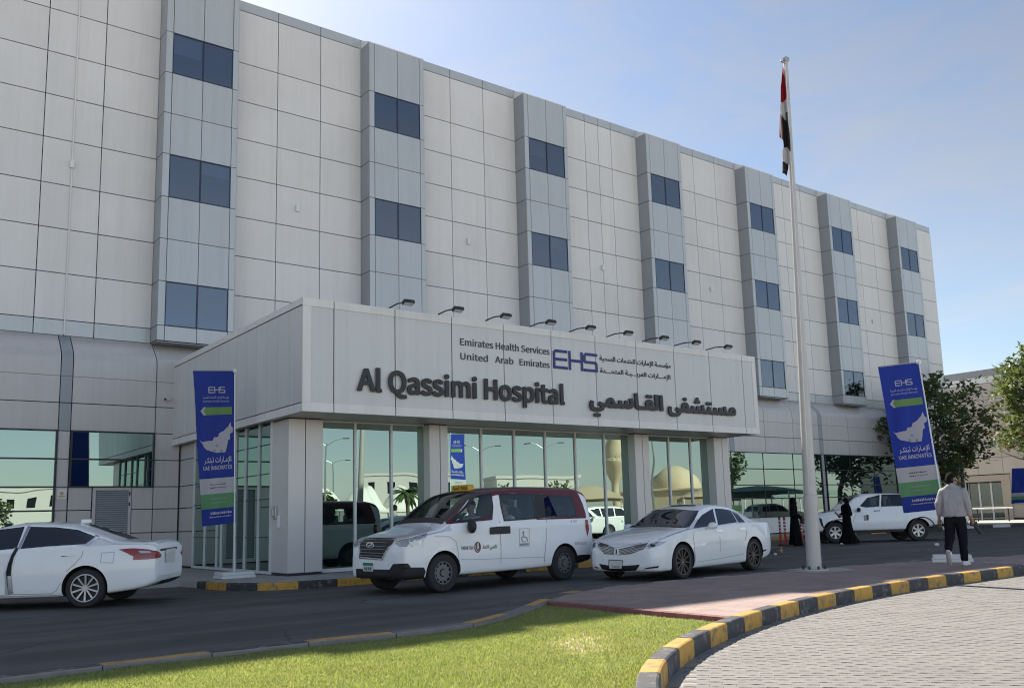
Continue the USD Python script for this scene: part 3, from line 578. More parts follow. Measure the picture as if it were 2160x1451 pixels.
lawn_poly = sg.Polygon(np.vstack([KO, [(29, 30), (-9, 30), (-9, -3)]])).intersection(sg.Polygon(np.vstack([KI, [(29, -20), (-9, -20)]]))).intersection(sg.box(-9, -3, 7.86, 20))
island_poly = sg.Polygon(np.vstack([KO, [(29, 30), (-9, 30), (-9, -3)]])).intersection(sg.Polygon(np.vstack([KI, [(29, -20), (-9, -20)]]))).intersection(sg.box(7.95, -3, 40, 20))
isl = struct('island_paving', prism(island_poly.buffer(-.1), 0.0, 0.135), 'island_paver')
LAWN_Z = 0.09
def lawn_height(x, y): return LAWN_Z + 0.03 * (meshkit.fbm(np.column_stack([x * .9, y * .9, 0 * x]), 3, 5) - .5)
def lawn_mesh():
    p = lawn_poly.buffer(-.06); v, f = trimesh.creation.triangulate_polygon(p, engine='earcut')
    v3, f3 = trimesh.remesh.subdivide_to_size(np.column_stack([v, 0 * v[:, 0]]), f, 0.35, max_iter=14)
    v3[:, 2] = lawn_height(v3[:, 0], v3[:, 1]); m = trimesh.Trimesh(v3, f3, process=False)
    if m.face_normals[:, 2].mean() < 0: m.invert()
    return m
struct('lawn_soil', lawn_mesh(), 'soil', smooth=True)
# drive of interlocking pavers (near ones piece by piece)
drive_poly = sg.Polygon(np.vstack([KO, [(29, 4.9), (60, 2), (60, -20), (0.9, -20)]]))
struct('paved_drive', poly_sheet(drive_poly, 0.004), 'joint_sand')
def to_px(p):
    p = np.atleast_2d(p) - np.array([0, 0, 1.3]); d = p @ CF
    return np.column_stack([1114.4 + 1890.06 * (p @ CR) / d, 807.3 - 1890.06 * (p @ CU) / d, d])
ANG = math.radians(-48)
def paver_shape(L=.2, H=.1, a=.013, g=.0045, z0=.002, z1=.0082, ch=.002):
    xs = np.linspace(0, L, 9); e = lambda x: a * (2 / PI) * np.arcsin(np.sin(2 * PI * x / (L / 1.0)))
    lo = np.column_stack([xs, e(xs)]); ring = np.vstack([lo, (lo + [0, H])[::-1]])
    p = sg.Polygon(ring).buffer(-g / 2, join_style=2); q = p.buffer(-ch, join_style=2)
    m = trimesh.creation.extrude_polygon(q, .001, engine='earcut'); v, f = trimesh.creation.triangulate_polygon(q, engine='earcut')
    P, Q = np.array(p.exterior.coords)[:-1], np.array(q.exterior.coords)[:-1]
    k = np.array([np.argmin(np.linalg.norm(Q - c, axis=1)) for c in P])
    V = [np.column_stack([v, np.full(len(v), z1)])]; F = [f]; n = len(v)
    V += [np.column_stack([Q[k], np.full(len(P), z1)]), np.column_stack([P, np.full(len(P), z1 - ch * .8)]), np.column_stack([P, np.full(len(P), z0)])]; N = len(P)
    for r in range(2):
        for i in range(N):
            j = (i + 1) % N; A, B, C, D = n + r * N + i, n + r * N + j, n + (r + 1) * N + j, n + (r + 1) * N + i; F.append([[A, C, B], [A, D, C]])
    t = trimesh.Trimesh(np.vstack(V), np.vstack(F), process=False)
    if t.face_normals[:len(f), 2].mean() < 0: t.invert()
    return t
def pavers():
    base = paver_shape(); L, H = .2, .1; c, s = math.cos(ANG), math.sin(ANG); inner = drive_poly.buffer(-.03)
    cand = []
    for r in range(-260, 260):
        for k in range(-140, 140):
            x, y = k * L + (r % 2) * L / 2, r * H; X, Y = 9 + c * x - s * y, 5.5 + s * x + c * y
            if 3.6 < X < 21 and 1.8 < Y < 8: cand.append((X, Y))
    cand = np.array(cand); px = to_px(np.column_stack([cand, 0 * cand[:, 0]])); keep = (px[:, 2] > 1) & (px[:, 0] > 1050) & (px[:, 0] < 2260) & (px[:, 1] < 1560)
    cand, px = cand[keep], px[keep]
    from shapely.prepared import prep
    pin = prep(inner); ins = np.array([pin.contains(sg.Point(a, b)) for a, b in cand]); cand, px = cand[ins], px[ins]
    inside = (px[:, 0] > -20) & (px[:, 0] < 2180) & (px[:, 1] < 1470)
    order = np.argsort(np.where(inside, 0, 1e3) + np.hypot(cand[:, 0], cand[:, 1]))
    batch = {0: [], 1: [], 2: []}
    for i, o in enumerate(order):
        m = base.copy(); tilt = rng.normal(0, .008, 2); v = m.vertices.copy(); v[:, 2] += tilt[0] * (v[:, 0] - .1) + tilt[1] * (v[:, 1] - .05) + rng.normal(0, .0007)
        m.vertices = np.column_stack([c * v[:, 0] - s * v[:, 1] + cand[o, 0], s * v[:, 0] + c * v[:, 1] + cand[o, 1], v[:, 2]])
        k = rng.choice(3, p=[.5, .3, .2])
        if i < 300: obj('paver', m, f'drive_paver_{"abc"[k]}', '/World/paved_drive')
        else: batch[k].append(m)
    for k, ms in batch.items(): obj('paver_field', ms, f'drive_paver_{"abc"[k]}', '/World/paved_drive', kind='stuff')
    return cand
pv = pavers()
far = drive_poly.difference(sg.MultiPoint(pv).convex_hull.buffer(.05)) if len(pv) else drive_poly
struct('far_drive', trimesh.util.concatenate([poly_sheet(g, .012) for g in getattr(far, 'geoms', [far]) if g.area > .01]), 'drive_far')

# ---- kerbs
def arc(path):
    s = np.r_[0, np.cumsum(np.linalg.norm(np.diff(path, axis=0), axis=1))]
    return s, lambda t: np.column_stack([np.interp(t, s, path[:, 0]), np.interp(t, s, path[:, 1])])
def stone(path, s0, s1, side, w, z0, z1, ch=.02, n=3, gap=.012):
    """one kerb stone along a path; the path is its face line, side=+1/-1 puts its body left/right of it"""
    s, at = arc(path); t = np.linspace(s0 + gap / 2, s1 - gap / 2, n); p = at(t); q = at(t + .01); d = q - p; d /= np.linalg.norm(d, axis=1, keepdims=True); nrm = np.column_stack([-d[:, 1], d[:, 0]]) * side
    prof = [(0, z0), (0, z1 - ch), (ch * .35, z1 - ch * .3), (ch, z1), (w - .01, z1), (w, z1 - .01), (w, z0)]
    M = len(prof); v = np.vstack([np.column_stack([p + nrm * a, np.full(n, b)]) for a, b in prof]); f = []
    for i in range(M):
        j = (i + 1) % M
        for k in range(n - 1): A, B, C, D = i * n + k, i * n + k + 1, j * n + k + 1, j * n + k; f += [[A, B, C], [A, C, D]]
    for i in range(1, M - 1): f += [[0, i * n, (i + 1) * n], [n - 1, (i + 1) * n + n - 1, i * n + n - 1]]
    m = trimesh.Trimesh(v, f, process=False)
    if m.volume < 0: m.invert()
    m.vertices += rng.normal(0, .0015, 3); return m
def kerb_run(name, path, side, step, w, z0, z1, mats, s_ref=0.0, label_parent=None, s_from=0, s_to=1e9, n=3, paint=False):
    par = UsdGeom.Xform.Define(stage, fresh('/World', name)); pp = str(par.GetPath()); tag(par.GetPrim(), kind='structure')
    s, at = arc(path); k0 = int(math.floor((max(0, s_from) - s_ref) / step)); k = k0
    while True:
        a, b = s_ref + k * step, s_ref + (k + 1) * step
        if a >= min(s[-1], s_to): break
        a2, b2 = max(a, 0, s_from), min(b, s[-1], s_to)
        if b2 - a2 > .05:
            m = mats[k % len(mats)]
            if paint:
                o = obj('kerb_stone', stone(path, a2, b2, side, w, z0, z1, .012, n), 'concrete', pp)
                obj('paint', stone(path, a2 + .012, b2 - .012, side, w * .92, z1 - .05, z1 + .002, .012, n), m, o) if m else None
            else: obj('kerb_stone', stone(path, a2, b2, side, w, z0, z1, .025, n), m, pp)
        k += 1
    return pp
s_, at_ = arc(KO); q = at_(s_); ref = s_[np.argmin(np.hypot(q[:, 0] - 5.75, q[:, 1] - 5.44))]
kerb_run('drive_kerb', KO, 1, .598, .16, 0.0, .172, ['kerb_yellow', 'kerb_black'], ref, s_from=6.0)
s_, at_ = arc(KI); ref2 = s_[np.argmin(np.hypot(s_ * 0 + at_(s_)[:, 0] - 1.89, at_(s_)[:, 1] - 8.6))]
kerb_run('lawn_kerb', KI, -1, .935, .18, 0.0, .155, ['kerb_yellow', 'kerb_black'], ref2, paint=True, s_to=ref2 + 7.9)
kerb_run('island_kerb', KI, -1, .62, .11, 0.0, .142, ['concrete', 'kerb_black'], ref2, s_from=ref2 + 7.9)
# red tile border between lawn and island
bd = UsdGeom.Xform.Define(stage, '/World/island_border'); tag(bd.GetPrim(), kind='structure')
yy = 6.66
while yy < 10.05:
    obj('border_tile', rbox(7.84, 7.955, yy + .002, yy + .198, 0.0, .15, .006, 6), 'red_tile', '/World/island_border'); yy += .2
# entrance pavement and pavements along the facade
EP = [(-9, 27.95), (-9, 21.2), (4.5, 21.1), (6.15, 20.7), (6.32, 19.25), (6.46, 18.55), (6.9, 17.75), (7.83, 17.44), (23.2, 17.44), (23.4, 18.2), (23.9, 20.5), (25.5, 23.6), (28, 24.35), (45.5, 24.6), (48.4, 24.2), (51.4, 22.8), (60, 19), (66.5, 16), (66.5, 45), (55.6, 45), (55.6, 27.95)]
struct('pavement', prism(sg.Polygon(EP).buffer(-.07), 0.0, 0.13), 'pale_paving')
slabs = UsdGeom.Xform.Define(stage, '/World/entrance_paving'); tag(slabs.GetPrim(), kind='structure')
ep_in = sg.Polygon(EP).buffer(-.16)
for x in np.arange(6.2, 24, .6):
    for y in np.arange(17.6, 19.6, .6):
        b = sg.box(x + .004, y + .004, x + .596, y + .596)
        if ep_in.contains(b): obj('paving_slab', bx(x + .004, x + .596, y + .004, y + .596, .125, .138 + rng.uniform(-.0015, .0015)), 'pale_paving', '/World/entrance_paving')
E1 = np.vstack([spline([(6.15, 20.7), (6.32, 19.25), (6.46, 18.55), (6.9, 17.75), (7.83, 17.44), (9.5, 17.40), (12, 17.42)], 120), [(23.15, 17.44)]])
kerb_run('entrance_kerb', E1, 1, .82, .15, 0.0, .15, ['kerb_yellow', 'kerb_black'], 1.35, s_from=.9)
kerb_run('facade_kerb', np.array([(23.2, 17.44), (23.4, 18.2), (23.9, 20.5), (25.5, 23.6), (28, 24.35), (45.5, 24.6)], float), 1, 1.3, .15, 0.0, .15, ['kerb_yellow', 'kerb_black'], .0)
kerb_run('wing_kerb', np.array([(45.5, 24.6), (48.4, 24.2), (51.4, 22.8), (60, 19), (66, 16.2)], float), 1, 1.1, .18, 0.0, .16, ['kerb_white', 'kerb_black'], .0)
# ---- grass
pbr('grass_blade', (0.39, 0.435, 0.17), 0.55, vary=0.42, scale=1.4, dirt=(0.50, 0.42, 0.22), dscale=0.9, dlo=0.46, dhi=0.70, trans=(0.46, 0.52, 0.14))
pbr('grass_dark', (0.29, 0.36, 0.12), 0.55, vary=0.32, scale=2.2, dirt=(0.27, 0.27, 0.09), dscale=1.1, dlo=0.52, dhi=0.75, trans=(0.34, 0.43, 0.09))
def blades(N, seed):
    r = np.random.default_rng(seed); minx, miny, maxx, maxy = .6, 4.0, 7.84, 10.3
    P = r.uniform((minx, miny), (maxx, maxy), (N * 2, 2)); inside = shapely.contains_xy(lawn_poly.buffer(-.13).intersection(sg.box(minx, miny, maxx + .02, maxy)), P[:, 0], P[:, 1]); P = P[inside]
    px = to_px(np.column_stack([P, 0 * P[:, 0] + .1])); P = P[(px[:, 0] > -40) & (px[:, 1] < 1480)]
    # dry bare patch in the middle of the lawn and thinner grass elsewhere
    q1, q2 = P[:, 0] - 5.75, P[:, 1] - 6.75; d = np.hypot((q1 * .64 + q2 * .77) / 1.05, (q2 * .64 - q1 * .77) / .5) + 1.3 * (meshkit.fbm(np.column_stack([P * 3.2, 0 * P[:, 0]]), 3, 9) - .5)
    P = P[(d > .95) | (r.random(len(P)) < .22 + .6 * np.clip(d / .95, 0, 1) ** 2)]
    n = len(P); h = r.uniform(.016, .040, n) * (.75 + .6 * meshkit.fbm(np.column_stack([P * 2.3, 0 * P[:, 0]]), 2, 4)); a = r.uniform(0, 2 * PI, n); w = r.uniform(.0028, .005, n); lean = r.uniform(.1, .75, n) * h; b = a + PI / 2 + r.normal(0, .4, n)
    z = lawn_height(P[:, 0], P[:, 1]) - .004; dx, dy = np.cos(a) * w, np.sin(a) * w; lx, ly = np.cos(b) * lean, np.sin(b) * lean
    V = np.empty((n, 5, 3))
    V[:, 0] = np.column_stack([P[:, 0] - dx, P[:, 1] - dy, z]); V[:, 1] = np.column_stack([P[:, 0] + dx, P[:, 1] + dy, z])
    V[:, 2] = np.column_stack([P[:, 0] - dx * .8 + lx * .4, P[:, 1] - dy * .8 + ly * .4, z + h * .62]); V[:, 3] = np.column_stack([P[:, 0] + dx * .8 + lx * .4, P[:, 1] + dy * .8 + ly * .4, z + h * .62]); V[:, 4] = np.column_stack([P[:, 0] + lx, P[:, 1] + ly, z + h])
    F = (np.arange(n)[:, None, None] * 5 + np.array([[0, 1, 3], [0, 3, 2], [2, 3, 4]])[None]).reshape(-1, 3)
    return trimesh.Trimesh(V.reshape(-1, 3), F, process=False)
g = obj('grass', blades(120000, 1), 'grass_blade', label='short sunlit green lawn grass between the two kerbs', cat='grass', kind='stuff')
obj('dark_blades', blades(90000, 2), 'grass_dark', g, kind='stuff')
# ================================================================ vehicles
pbr('car_white', (0.86, 0.86, 0.86), 0.35, vary=0.008, coat=1.0, coatrough=0.015, coord='object', dirt=(0.79, 0.78, 0.76), dscale=1.3, dlo=.5, dhi=.9)
pbr('car_maroon', (0.095, 0.012, 0.022), 0.5, vary=0.05, coat=0.25, spec=.3, coord='object')
pbr('car_black', (0.013, 0.013, 0.014), 0.45, vary=0.1, coord='object')
pbr('car_gap', (0.03, 0.03, 0.032), 0.7, vary=0.1, coord='object')  # dark tone for the painted shade under the door handle
pbr('car_seam', (0.30, 0.30, 0.31), 0.5, vary=0.1, coord='object')
pbr('tyre', (0.018, 0.018, 0.019), 0.75, vary=0.2, scale=20, coord='object', bump=.003, bscale=120)
pbr('alloy', (0.55, 0.55, 0.56), 0.3, metal=0.8, vary=0.05, coord='object')
pbr('dark_alloy', (0.16, 0.145, 0.135), 0.35, metal=0.7, vary=0.05, coord='object')
pbr('steel_wheel', (0.17, 0.17, 0.175), 0.45, metal=0.5, vary=0.1, coord='object')
pbr('chrome', (0.75, 0.75, 0.76), 0.12, metal=1.0, vary=0.02, coord='object')
pbr('tail_red', (0.22, 0.012, 0.012), 0.12, vary=0.25, scale=14, coat=1.0, coord='object')
pbr('head_lens', (0.34, 0.36, 0.38), 0.08, metal=0.55, vary=0.35, scale=16, coat=1.0, coord='object')
pbr('led_white', (0.80, 0.80, 0.78), 0.2, vary=0.05, coord='object')
pbr('plate_white', (0.62, 0.62, 0.60), 0.5, vary=0.05, coord='object')
pbr('plate_green', (0.02, 0.22, 0.13), 0.5, vary=0.05, coord='object')
pbr('taxi_yellow', (0.60, 0.36, 0.03), 0.4, vary=0.05, coord='object')
pbr('seat_cloth', (0.05, 0.05, 0.055), 0.9, vary=0.15, coord='object')
pbr('cabin_dark', (0.016, 0.016, 0.018), 0.9, vary=0.2, coord='object')
pane('tint_glass', (0.62, 0.64, 0.68), None, 0.13, dark=(0.006, 0.006, 0.008))
pane('car_glass', (0.72, 0.80, 0.80), (0.74, 0.80, 0.80), 0.12)
pane('screen_glass', (0.66, 0.70, 0.73), (0.30, 0.34, 0.34), 0.14)
from scipy.interpolate import PchipInterpolator
def bspline_rows(P, m):
    """uniform cubic B-spline through control rows P (n stations, k points, 2), mirrored at both ends, m samples"""
    a = P[:, 1:2] * [-1, 1]; b = P[:, -2:-1] * [-1, 1]; Q = np.concatenate([a, P, b], 1); k = P.shape[1]
    t = np.linspace(0, k - 1 - 1e-9, m); i = t.astype(int); u = (t - i)[None, :, None]
    return ((1 - u) ** 3 * Q[:, i] + (3 * u ** 3 - 6 * u ** 2 + 4) * Q[:, i + 1] + (-3 * u ** 3 + 3 * u ** 2 + 3 * u + 1) * Q[:, i + 2] + u ** 3 * Q[:, np.minimum(i + 3, k + 1)]) / 6
def loft_body(K, n=150, m=48):
    """closed car body: K maps names to knot lists over K['x']; the front is at x=0, the left side at -y"""
    x = np.array(K['x'], float); L = x[-1]; f = {k: PchipInterpolator(x, v) for k, v in K.items() if k != 'x'}
    t = np.linspace(0, 1, n); X = L * np.unique(np.concatenate([t, .12 * t ** 2.2, 1 - .10 * t ** 2.2])); X = np.clip(X, 0, L)
    zb, zs, zt, W, Ws, Wr, zr = (f[k](X) for k in ('zb', 'zs', 'zt', 'W', 'Ws', 'Wr', 'zr'))
    h = zs - zb; o = 0 * X
    rows = [(o, zb), (.5 * W, zb), (.86 * W, zb), (.95 * W, zb + .03), (.985 * W, zb + .12 * h), (W, zb + .38 * h), (.998 * W, zb + .6 * h), (.985 * W, zb + .8 * h), (Ws + .004, zs - .03), (Ws, zs), (Ws - .012, zs + .012),
            (Ws + (Wr - Ws) * .35, zs + (zr - zs) * .35), (Ws + (Wr - Ws) * .72, zs + (zr - zs) * .74), (Wr + .012, zr - .03), (Wr, zr), (Wr - .05, zr + .45 * (zt - zr)), (.6 * Wr, zr + .86 * (zt - zr)), (.3 * Wr, zt - .01 * (zt - zr)), (o, zt)]
    P = np.stack([np.column_stack(r) for r in rows], 1)
    S = bspline_rows(P, m); S[:, 0, 0] = 0; S[:, -1, 0] = 0
    ring = np.concatenate([S * [-1, 1], (S[:, 1:-1])[:, ::-1]], 1); N, M = len(X), ring.shape[1]
    v = np.concatenate([np.repeat(X, M)[:, None], ring.reshape(-1, 2)], 1); F = []
    for i in range(N - 1):
        a = i * M + np.arange(M); b = i * M + (np.arange(M) + 1) % M; F += [np.column_stack([a, b, b + M]), np.column_stack([a, b + M, a + M])]
    v = np.vstack([v, [X[0], 0, ring[0, :, 1].mean()], [X[-1], 0, ring[-1, :, 1].mean()]]); k = np.arange(M); c = N * M
    F += [np.column_stack([np.full(M, c), (k + 1) % M, k]), np.column_stack([np.full(M, c + 1), (N - 1) * M + k, (N - 1) * M + (k + 1) % M])]
    t = trimesh.Trimesh(v, np.vstack(F), process=False); t.merge_vertices(merge_tex=True, merge_norm=True); t.update_faces(t.nondegenerate_faces())
    if t.volume < 0: t.invert()
    return t
def squeeze(K, fw, rw, df, dr):
    """shorten the front overhang by df and the rear one by dr"""
    x = np.array(K['x'], float); L = x[-1]; y = np.where(x < fw, fw - (fw - x) * (fw - df) / fw, np.where(x > rw, rw + (x - rw) * (L - rw - dr) / (L - rw), x)) - df
    return {**K, 'x': list(y)}
class Car:
    def __init__(s, name, label, K, loc, rotz, wheels, r, tw, rim, cat='car', arch=.045):
        s.K, s.rz, s.loc = K, rotz, np.array(loc, float)
        s.t = thing(name, label, cat, loc, rotz); s.body0 = loft_body(K); s.r = r; s.wx = wheels
        c, q = math.cos(rotz), math.sin(rotz); s.Rw = np.array([[c, -q, 0], [q, c, 0], [0, 0, 1.0]])
        s.W = max(K['W']); s.cuts = []
        for x in wheels:
            for sd in (-1, 1):
                wm = cyl((x, sd * (s.W + .2), r), (x, sd * (s.W - .27), r), r + arch, 40); s.cuts.append(wm)
    def finish(s, extra=(), mat='car_white'):
        b = man(s.body0); n0 = b.as_original(); cutters = [man(c).as_original() for c in list(s.cuts) + list(extra)]
        ids = {c.original_id() for c in cutters}; res = n0
        for c in cutters: res = res - c
        mm = res.to_mesh(); ro = np.asarray(mm.run_original_id); ri = np.asarray(mm.run_index) // 3; v = mm.vert_properties[:, :3].astype(float); F = mm.tri_verts
        outer = [F[ri[i]:ri[i + 1]] for i in range(len(ro)) if ro[i] not in ids]; inner = [F[ri[i]:ri[i + 1]] for i in range(len(ro)) if ro[i] in ids]
        obj('body', trimesh.Trimesh(v, np.vstack(outer), process=False), mat, s.t, smooth=32)
        if inner: obj('inner_lining', trimesh.Trimesh(v, np.vstack(inner), process=False), 'cabin_dark', s.t)
        s.mi = trimesh.ray.ray_pyembree.RayMeshIntersector(s.body0) if trimesh.ray.has_embree else trimesh.ray.ray_triangle.RayMeshIntersector(s.body0)
    def _tri(s, poly, edge):
        out = []
        for g in getattr(poly, 'geoms', [poly]):
            if g.area < 1e-9: continue
            v, f = trimesh.creation.triangulate_polygon(g, engine='earcut'); v3, f3 = trimesh.remesh.subdivide_to_size(np.column_stack([v, 0 * v[:, 0]]), f, edge, max_iter=12); out.append(trimesh.Trimesh(v3, f3, process=True))
        return trimesh.util.concatenate(out)
    def _cast(s, name, m, O, D, off, mat, mirror, parent=None, **kw):
        O = O + D * max(0.0, np.linalg.norm(O[0]) - 6.5) if np.linalg.norm(O[0]) > 7 else O
        loc, ray, tri = s.mi.intersects_location(O, D, multiple_hits=False); P = np.full((len(O), 3), np.nan)
        nrm = s.body0.face_normals[tri]; P[ray] = loc + off * nrm * np.sign(-(nrm * D[ray]).sum(1))[:, None]
        F = m.faces[~np.isnan(P[m.faces]).any((1, 2))]
        # drop triangles stretched over an edge of the body
        if len(F):
            e = np.linalg.norm(P[F] - P[np.roll(F, 1, 1)], axis=2).max(1); F = F[e < 6 * np.median(e) + .02]
        if not len(F): print('decal missed', name); return None
        t = trimesh.Trimesh(P, F, process=False); t.remove_unreferenced_vertices(); t.merge_vertices()
        fn = t.face_normals; ctr = t.triangles_center
        if (fn * (ctr - [s.K['x'][-1] / 2, 0, .7])).sum(1).mean() < 0: t.invert()
        p = obj(name, t, mat, parent or s.t, smooth=40, **kw)
        if mirror:
            q = t.copy(); q.vertices = q.vertices * [1, -1, 1]; q.invert(); obj(name, q, mat, parent or s.t, smooth=40)
        return p
    def px(s, name, pts, crop, mat, off=.004, mirror=False, edge=9.0, line=None, rnd=0.0, **kw):
        """a patch of the body seen in the photograph: its outline in pixels of a crop (x0, y0, scale) is laid onto the body surface"""
        x0, y0, sc = crop
        if isinstance(pts, (sg.Polygon, sg.MultiPolygon)): poly = affinity.affine_transform(pts, [1 / sc, 0, 0, 1 / sc, x0, y0])
        else:
            P = np.array(pts, float) / sc + [x0, y0]; poly = sg.LineString(P).buffer(line / 2) if line else sg.Polygon(P).buffer(0)
        if rnd: poly = poly.buffer(-rnd).buffer(rnd)
        m = s._tri(poly, edge if not line else 30); p = m.vertices
        D = ((p[:, 0] - 1114.4) / 1890.06)[:, None] * CR - ((p[:, 1] - 807.3) / 1890.06)[:, None] * CU + CF
        D = D @ s.Rw; D /= np.linalg.norm(D, axis=1, keepdims=True); O = np.tile((np.array([0, 0, 1.3]) - s.loc) @ s.Rw, (len(D), 1))
        return s._cast(name, m, O, D, off, mat, mirror, **kw)
    def side(s, name, poly, mat, off=.004, mirror=True, edge=.06, **kw):
        """a patch given in side view (x, z), laid on the left flank"""
        m = s._tri(poly if not isinstance(poly, list) else sg.Polygon(poly), edge); p = m.vertices; O = np.column_stack([p[:, 0], np.full(len(p), -3.0), p[:, 1]]); return s._cast(name, m, O, np.tile([0, 1.0, 0], (len(p), 1)), off, mat, mirror, **kw)
    def front(s, name, poly, mat, off=.004, rear=False, mirror=False, edge=.06, **kw):
        m = s._tri(poly if not isinstance(poly, list) else sg.Polygon(poly), edge); p = m.vertices; sx = s.K['x'][-1] + 2 if rear else -2.0
        O = np.column_stack([np.full(len(p), sx), p[:, 0], p[:, 1]]); return s._cast(name, m, O, np.tile([-1.0 if rear else 1.0, 0, 0], (len(p), 1)), off, mat, mirror, **kw)
    def top(s, name, poly, mat, off=.004, mirror=False, edge=.08, **kw):
        m = s._tri(poly if not isinstance(poly, list) else sg.Polygon(poly), edge); p = m.vertices; O = np.column_stack([p[:, 0], p[:, 1], np.full(len(p), 4.0)]); return s._cast(name, m, O, np.tile([0, 0, -1.0], (len(p), 1)), off, mat, mirror, **kw)
    def wheels(s, rim_r, tw, style, spokes, mat, inset=.015):
        r = s.r
        for x in s.wx:
            for sd in (-1, 1):
                yo = sd * (s.W - inset); w = obj('wheel', cyl((x, yo - sd * .07, r), (x, yo - sd * tw, r), rim_r * .97, 28), 'car_black', s.t, smooth=40)
                prof = np.array([(rim_r, -tw / 2 + .012), (rim_r + .012, -tw / 2), (r - .03, -tw / 2), (r - .006, -tw / 2 + .025), (r, -tw / 2 + .05), (r, tw / 2 - .05), (r - .006, tw / 2 - .025), (r - .03, tw / 2), (rim_r + .012, tw / 2), (rim_r, tw / 2 - .012)])
                ty = trimesh.creation.revolve(np.vstack([prof, prof[:1]]), sections=44); vv = ty.vertices; ty.vertices = np.column_stack([vv[:, 0] + x, vv[:, 2] + yo - sd * tw / 2, vv[:, 1] + r])
                if ty.volume < 0: ty.invert()
                obj('tyre', ty, 'tyre', w, smooth=40)
                yf = yo - sd * .012; parts = []
                lip = trimesh.creation.annulus(rim_r * .93, rim_r * 1.005, .03, sections=40); vv = lip.vertices; lip.vertices = np.column_stack([vv[:, 0] + x, vv[:, 2] + yf - sd * .012, vv[:, 1] + r]); parts.append(lip)
                parts.append(cyl((x, yf - sd * .045, r), (x, yf - sd * .018, r), rim_r * .2, 16))
                if style == 'steel':
                    d = trimesh.creation.annulus(rim_r * .36, rim_r * .72, .02, sections=36); vv = d.vertices; d.vertices = np.column_stack([vv[:, 0] + x, vv[:, 2] + yf - sd * .03, vv[:, 1] + r]); parts.append(d)
                    parts.append(cyl((x, yf - sd * .03, r), (x, yf + sd * .005, r), rim_r * .3, 18))
                    for k in range(spokes):
                        a = 2 * PI * k / spokes; b = bx(rim_r * .7, rim_r * .95, -.012, .012, -.018, .018); vv = b.vertices; b.vertices = np.column_stack([x + vv[:, 0] * math.cos(a) - vv[:, 2] * math.sin(a), yf - sd * .035 + vv[:, 1], r + vv[:, 0] * math.sin(a) + vv[:, 2] * math.cos(a)]); parts.append(b)
                else:
                    for k in range(spokes):
                        for tw_ in ((-.11, .11) if style == 'twin' else (0,)):
                            a = 2 * PI * k / spokes + tw_ + PI / 2; wd = {'twin': .017, 'thin': .0105, 'wide': .04, 'spoke': .0155}[style] * rim_r / .22
                            pts = np.array([(rim_r * .14, -wd * .7), (rim_r * .95, -wd), (rim_r * .95, wd), (rim_r * .14, wd * .7)])
                            g = trimesh.creation.extrude_polygon(sg.Polygon(pts), .024, engine='earcut'); vv = g.vertices
                            g.vertices = np.column_stack([x + vv[:, 0] * math.cos(a) - vv[:, 1] * math.sin(a), yf - sd * .036 + sd * vv[:, 2] * 1.0 + sd * .012 * np.clip(1 - np.hypot(vv[:, 0], vv[:, 1]) / rim_r, 0, 1) * -1, r + vv[:, 0] * math.sin(a) + vv[:, 1] * math.cos(a)]); parts.append(g)
                obj('rim', parts, mat, w, smooth=30)
    def mirror(s, x, z, w, h, mat, d=.10, reach=.12):
        for sd in (-1, 1):
            y0 = s.W - .06
            b = m3.Manifold.sphere(1, 20).scale((d, w / 2, h / 2)).translate((x, sd * (y0 + reach + w / 2 - .03), z)); c = m3.Manifold.sphere(.03, 10)
            st = m3.Manifold.batch_hull([c.translate((x + .02, sd * (y0 - .05), z - h * .35)), c.translate((x, sd * (y0 + reach), z - h * .25))])
            obj('mirror', tm(b + st), mat, s.t, smooth=60)
def seats(car, xs, y=(-.4, .4), z=.75, h=.62):
    for x in xs:
        for yy in y:
            obj('seat', [rbox(x - .22, x + .25, yy - .23, yy + .23, z - .25, z, .05), rbox(x + .18, x + .32, yy - .22, yy + .22, z - .1, z + h * .8, .05), rbox(x + .2, x + .3, yy - .12, yy + .12, z + h * .8, z + h + .1, .04)], 'seat_cloth', car.t)

# ---- white saloon at the left, seen from its rear left
AX = [0, .03, .12, .35, .8, 1.25, 1.5, 2.1, 2.6, 3.2, 3.5, 3.9, 4.25, 4.6, 4.76, 4.84, 4.87]
ALT = dict(x=AX, zt=[.56, .64, .74, .86, .95, 1.01, 1.10, 1.385, 1.465, 1.435, 1.375, 1.23, 1.105, 1.085, 1.09, 1.05, .90], zb=[.30, .24, .2, .18, .18, .18, .18, .18, .18, .18, .19, .2, .23, .28, .33, .38, .48],
           zs=[.50, .60, .69, .79, .89, .94, .95, .97, .98, 1.0, 1.01, 1.02, 1.025, 1.02, 1.0, .96, .84], zr=[.53, .62, .715, .82, .915, .965, 1.04, 1.33, 1.405, 1.375, 1.31, 1.17, 1.06, 1.045, 1.045, 1.0, .87],
           W=[.60, .70, .79, .87, .905, .915, .915, .915, .915, .915, .915, .915, .905, .87, .82, .77, .68], Ws=[.58, .68, .76, .84, .875, .885, .885, .885, .885, .885, .885, .875, .855, .82, .78, .73, .64], Wr=[.45, .52, .62, .70, .74, .74, .72, .64, .61, .60, .60, .62, .66, .68, .67, .63, .52])
def place_by_wheel(px_c, theta, wx, half, r):
    """car origin so that the near tyre's ground contact lies at a pixel of the photograph"""
    d = (px_c[0] - 1114.4) / 1890.06 * CR - (px_c[1] - 807.3) / 1890.06 * CU + CF; g = d * (-1.3 / d[2]); c, q = math.cos(theta), math.sin(theta); lx, ly = wx, -(half - .09)
    return (g[0] - (c * lx - q * ly), g[1] - (q * lx + c * ly), 0.0)
A_T = math.radians(-33)
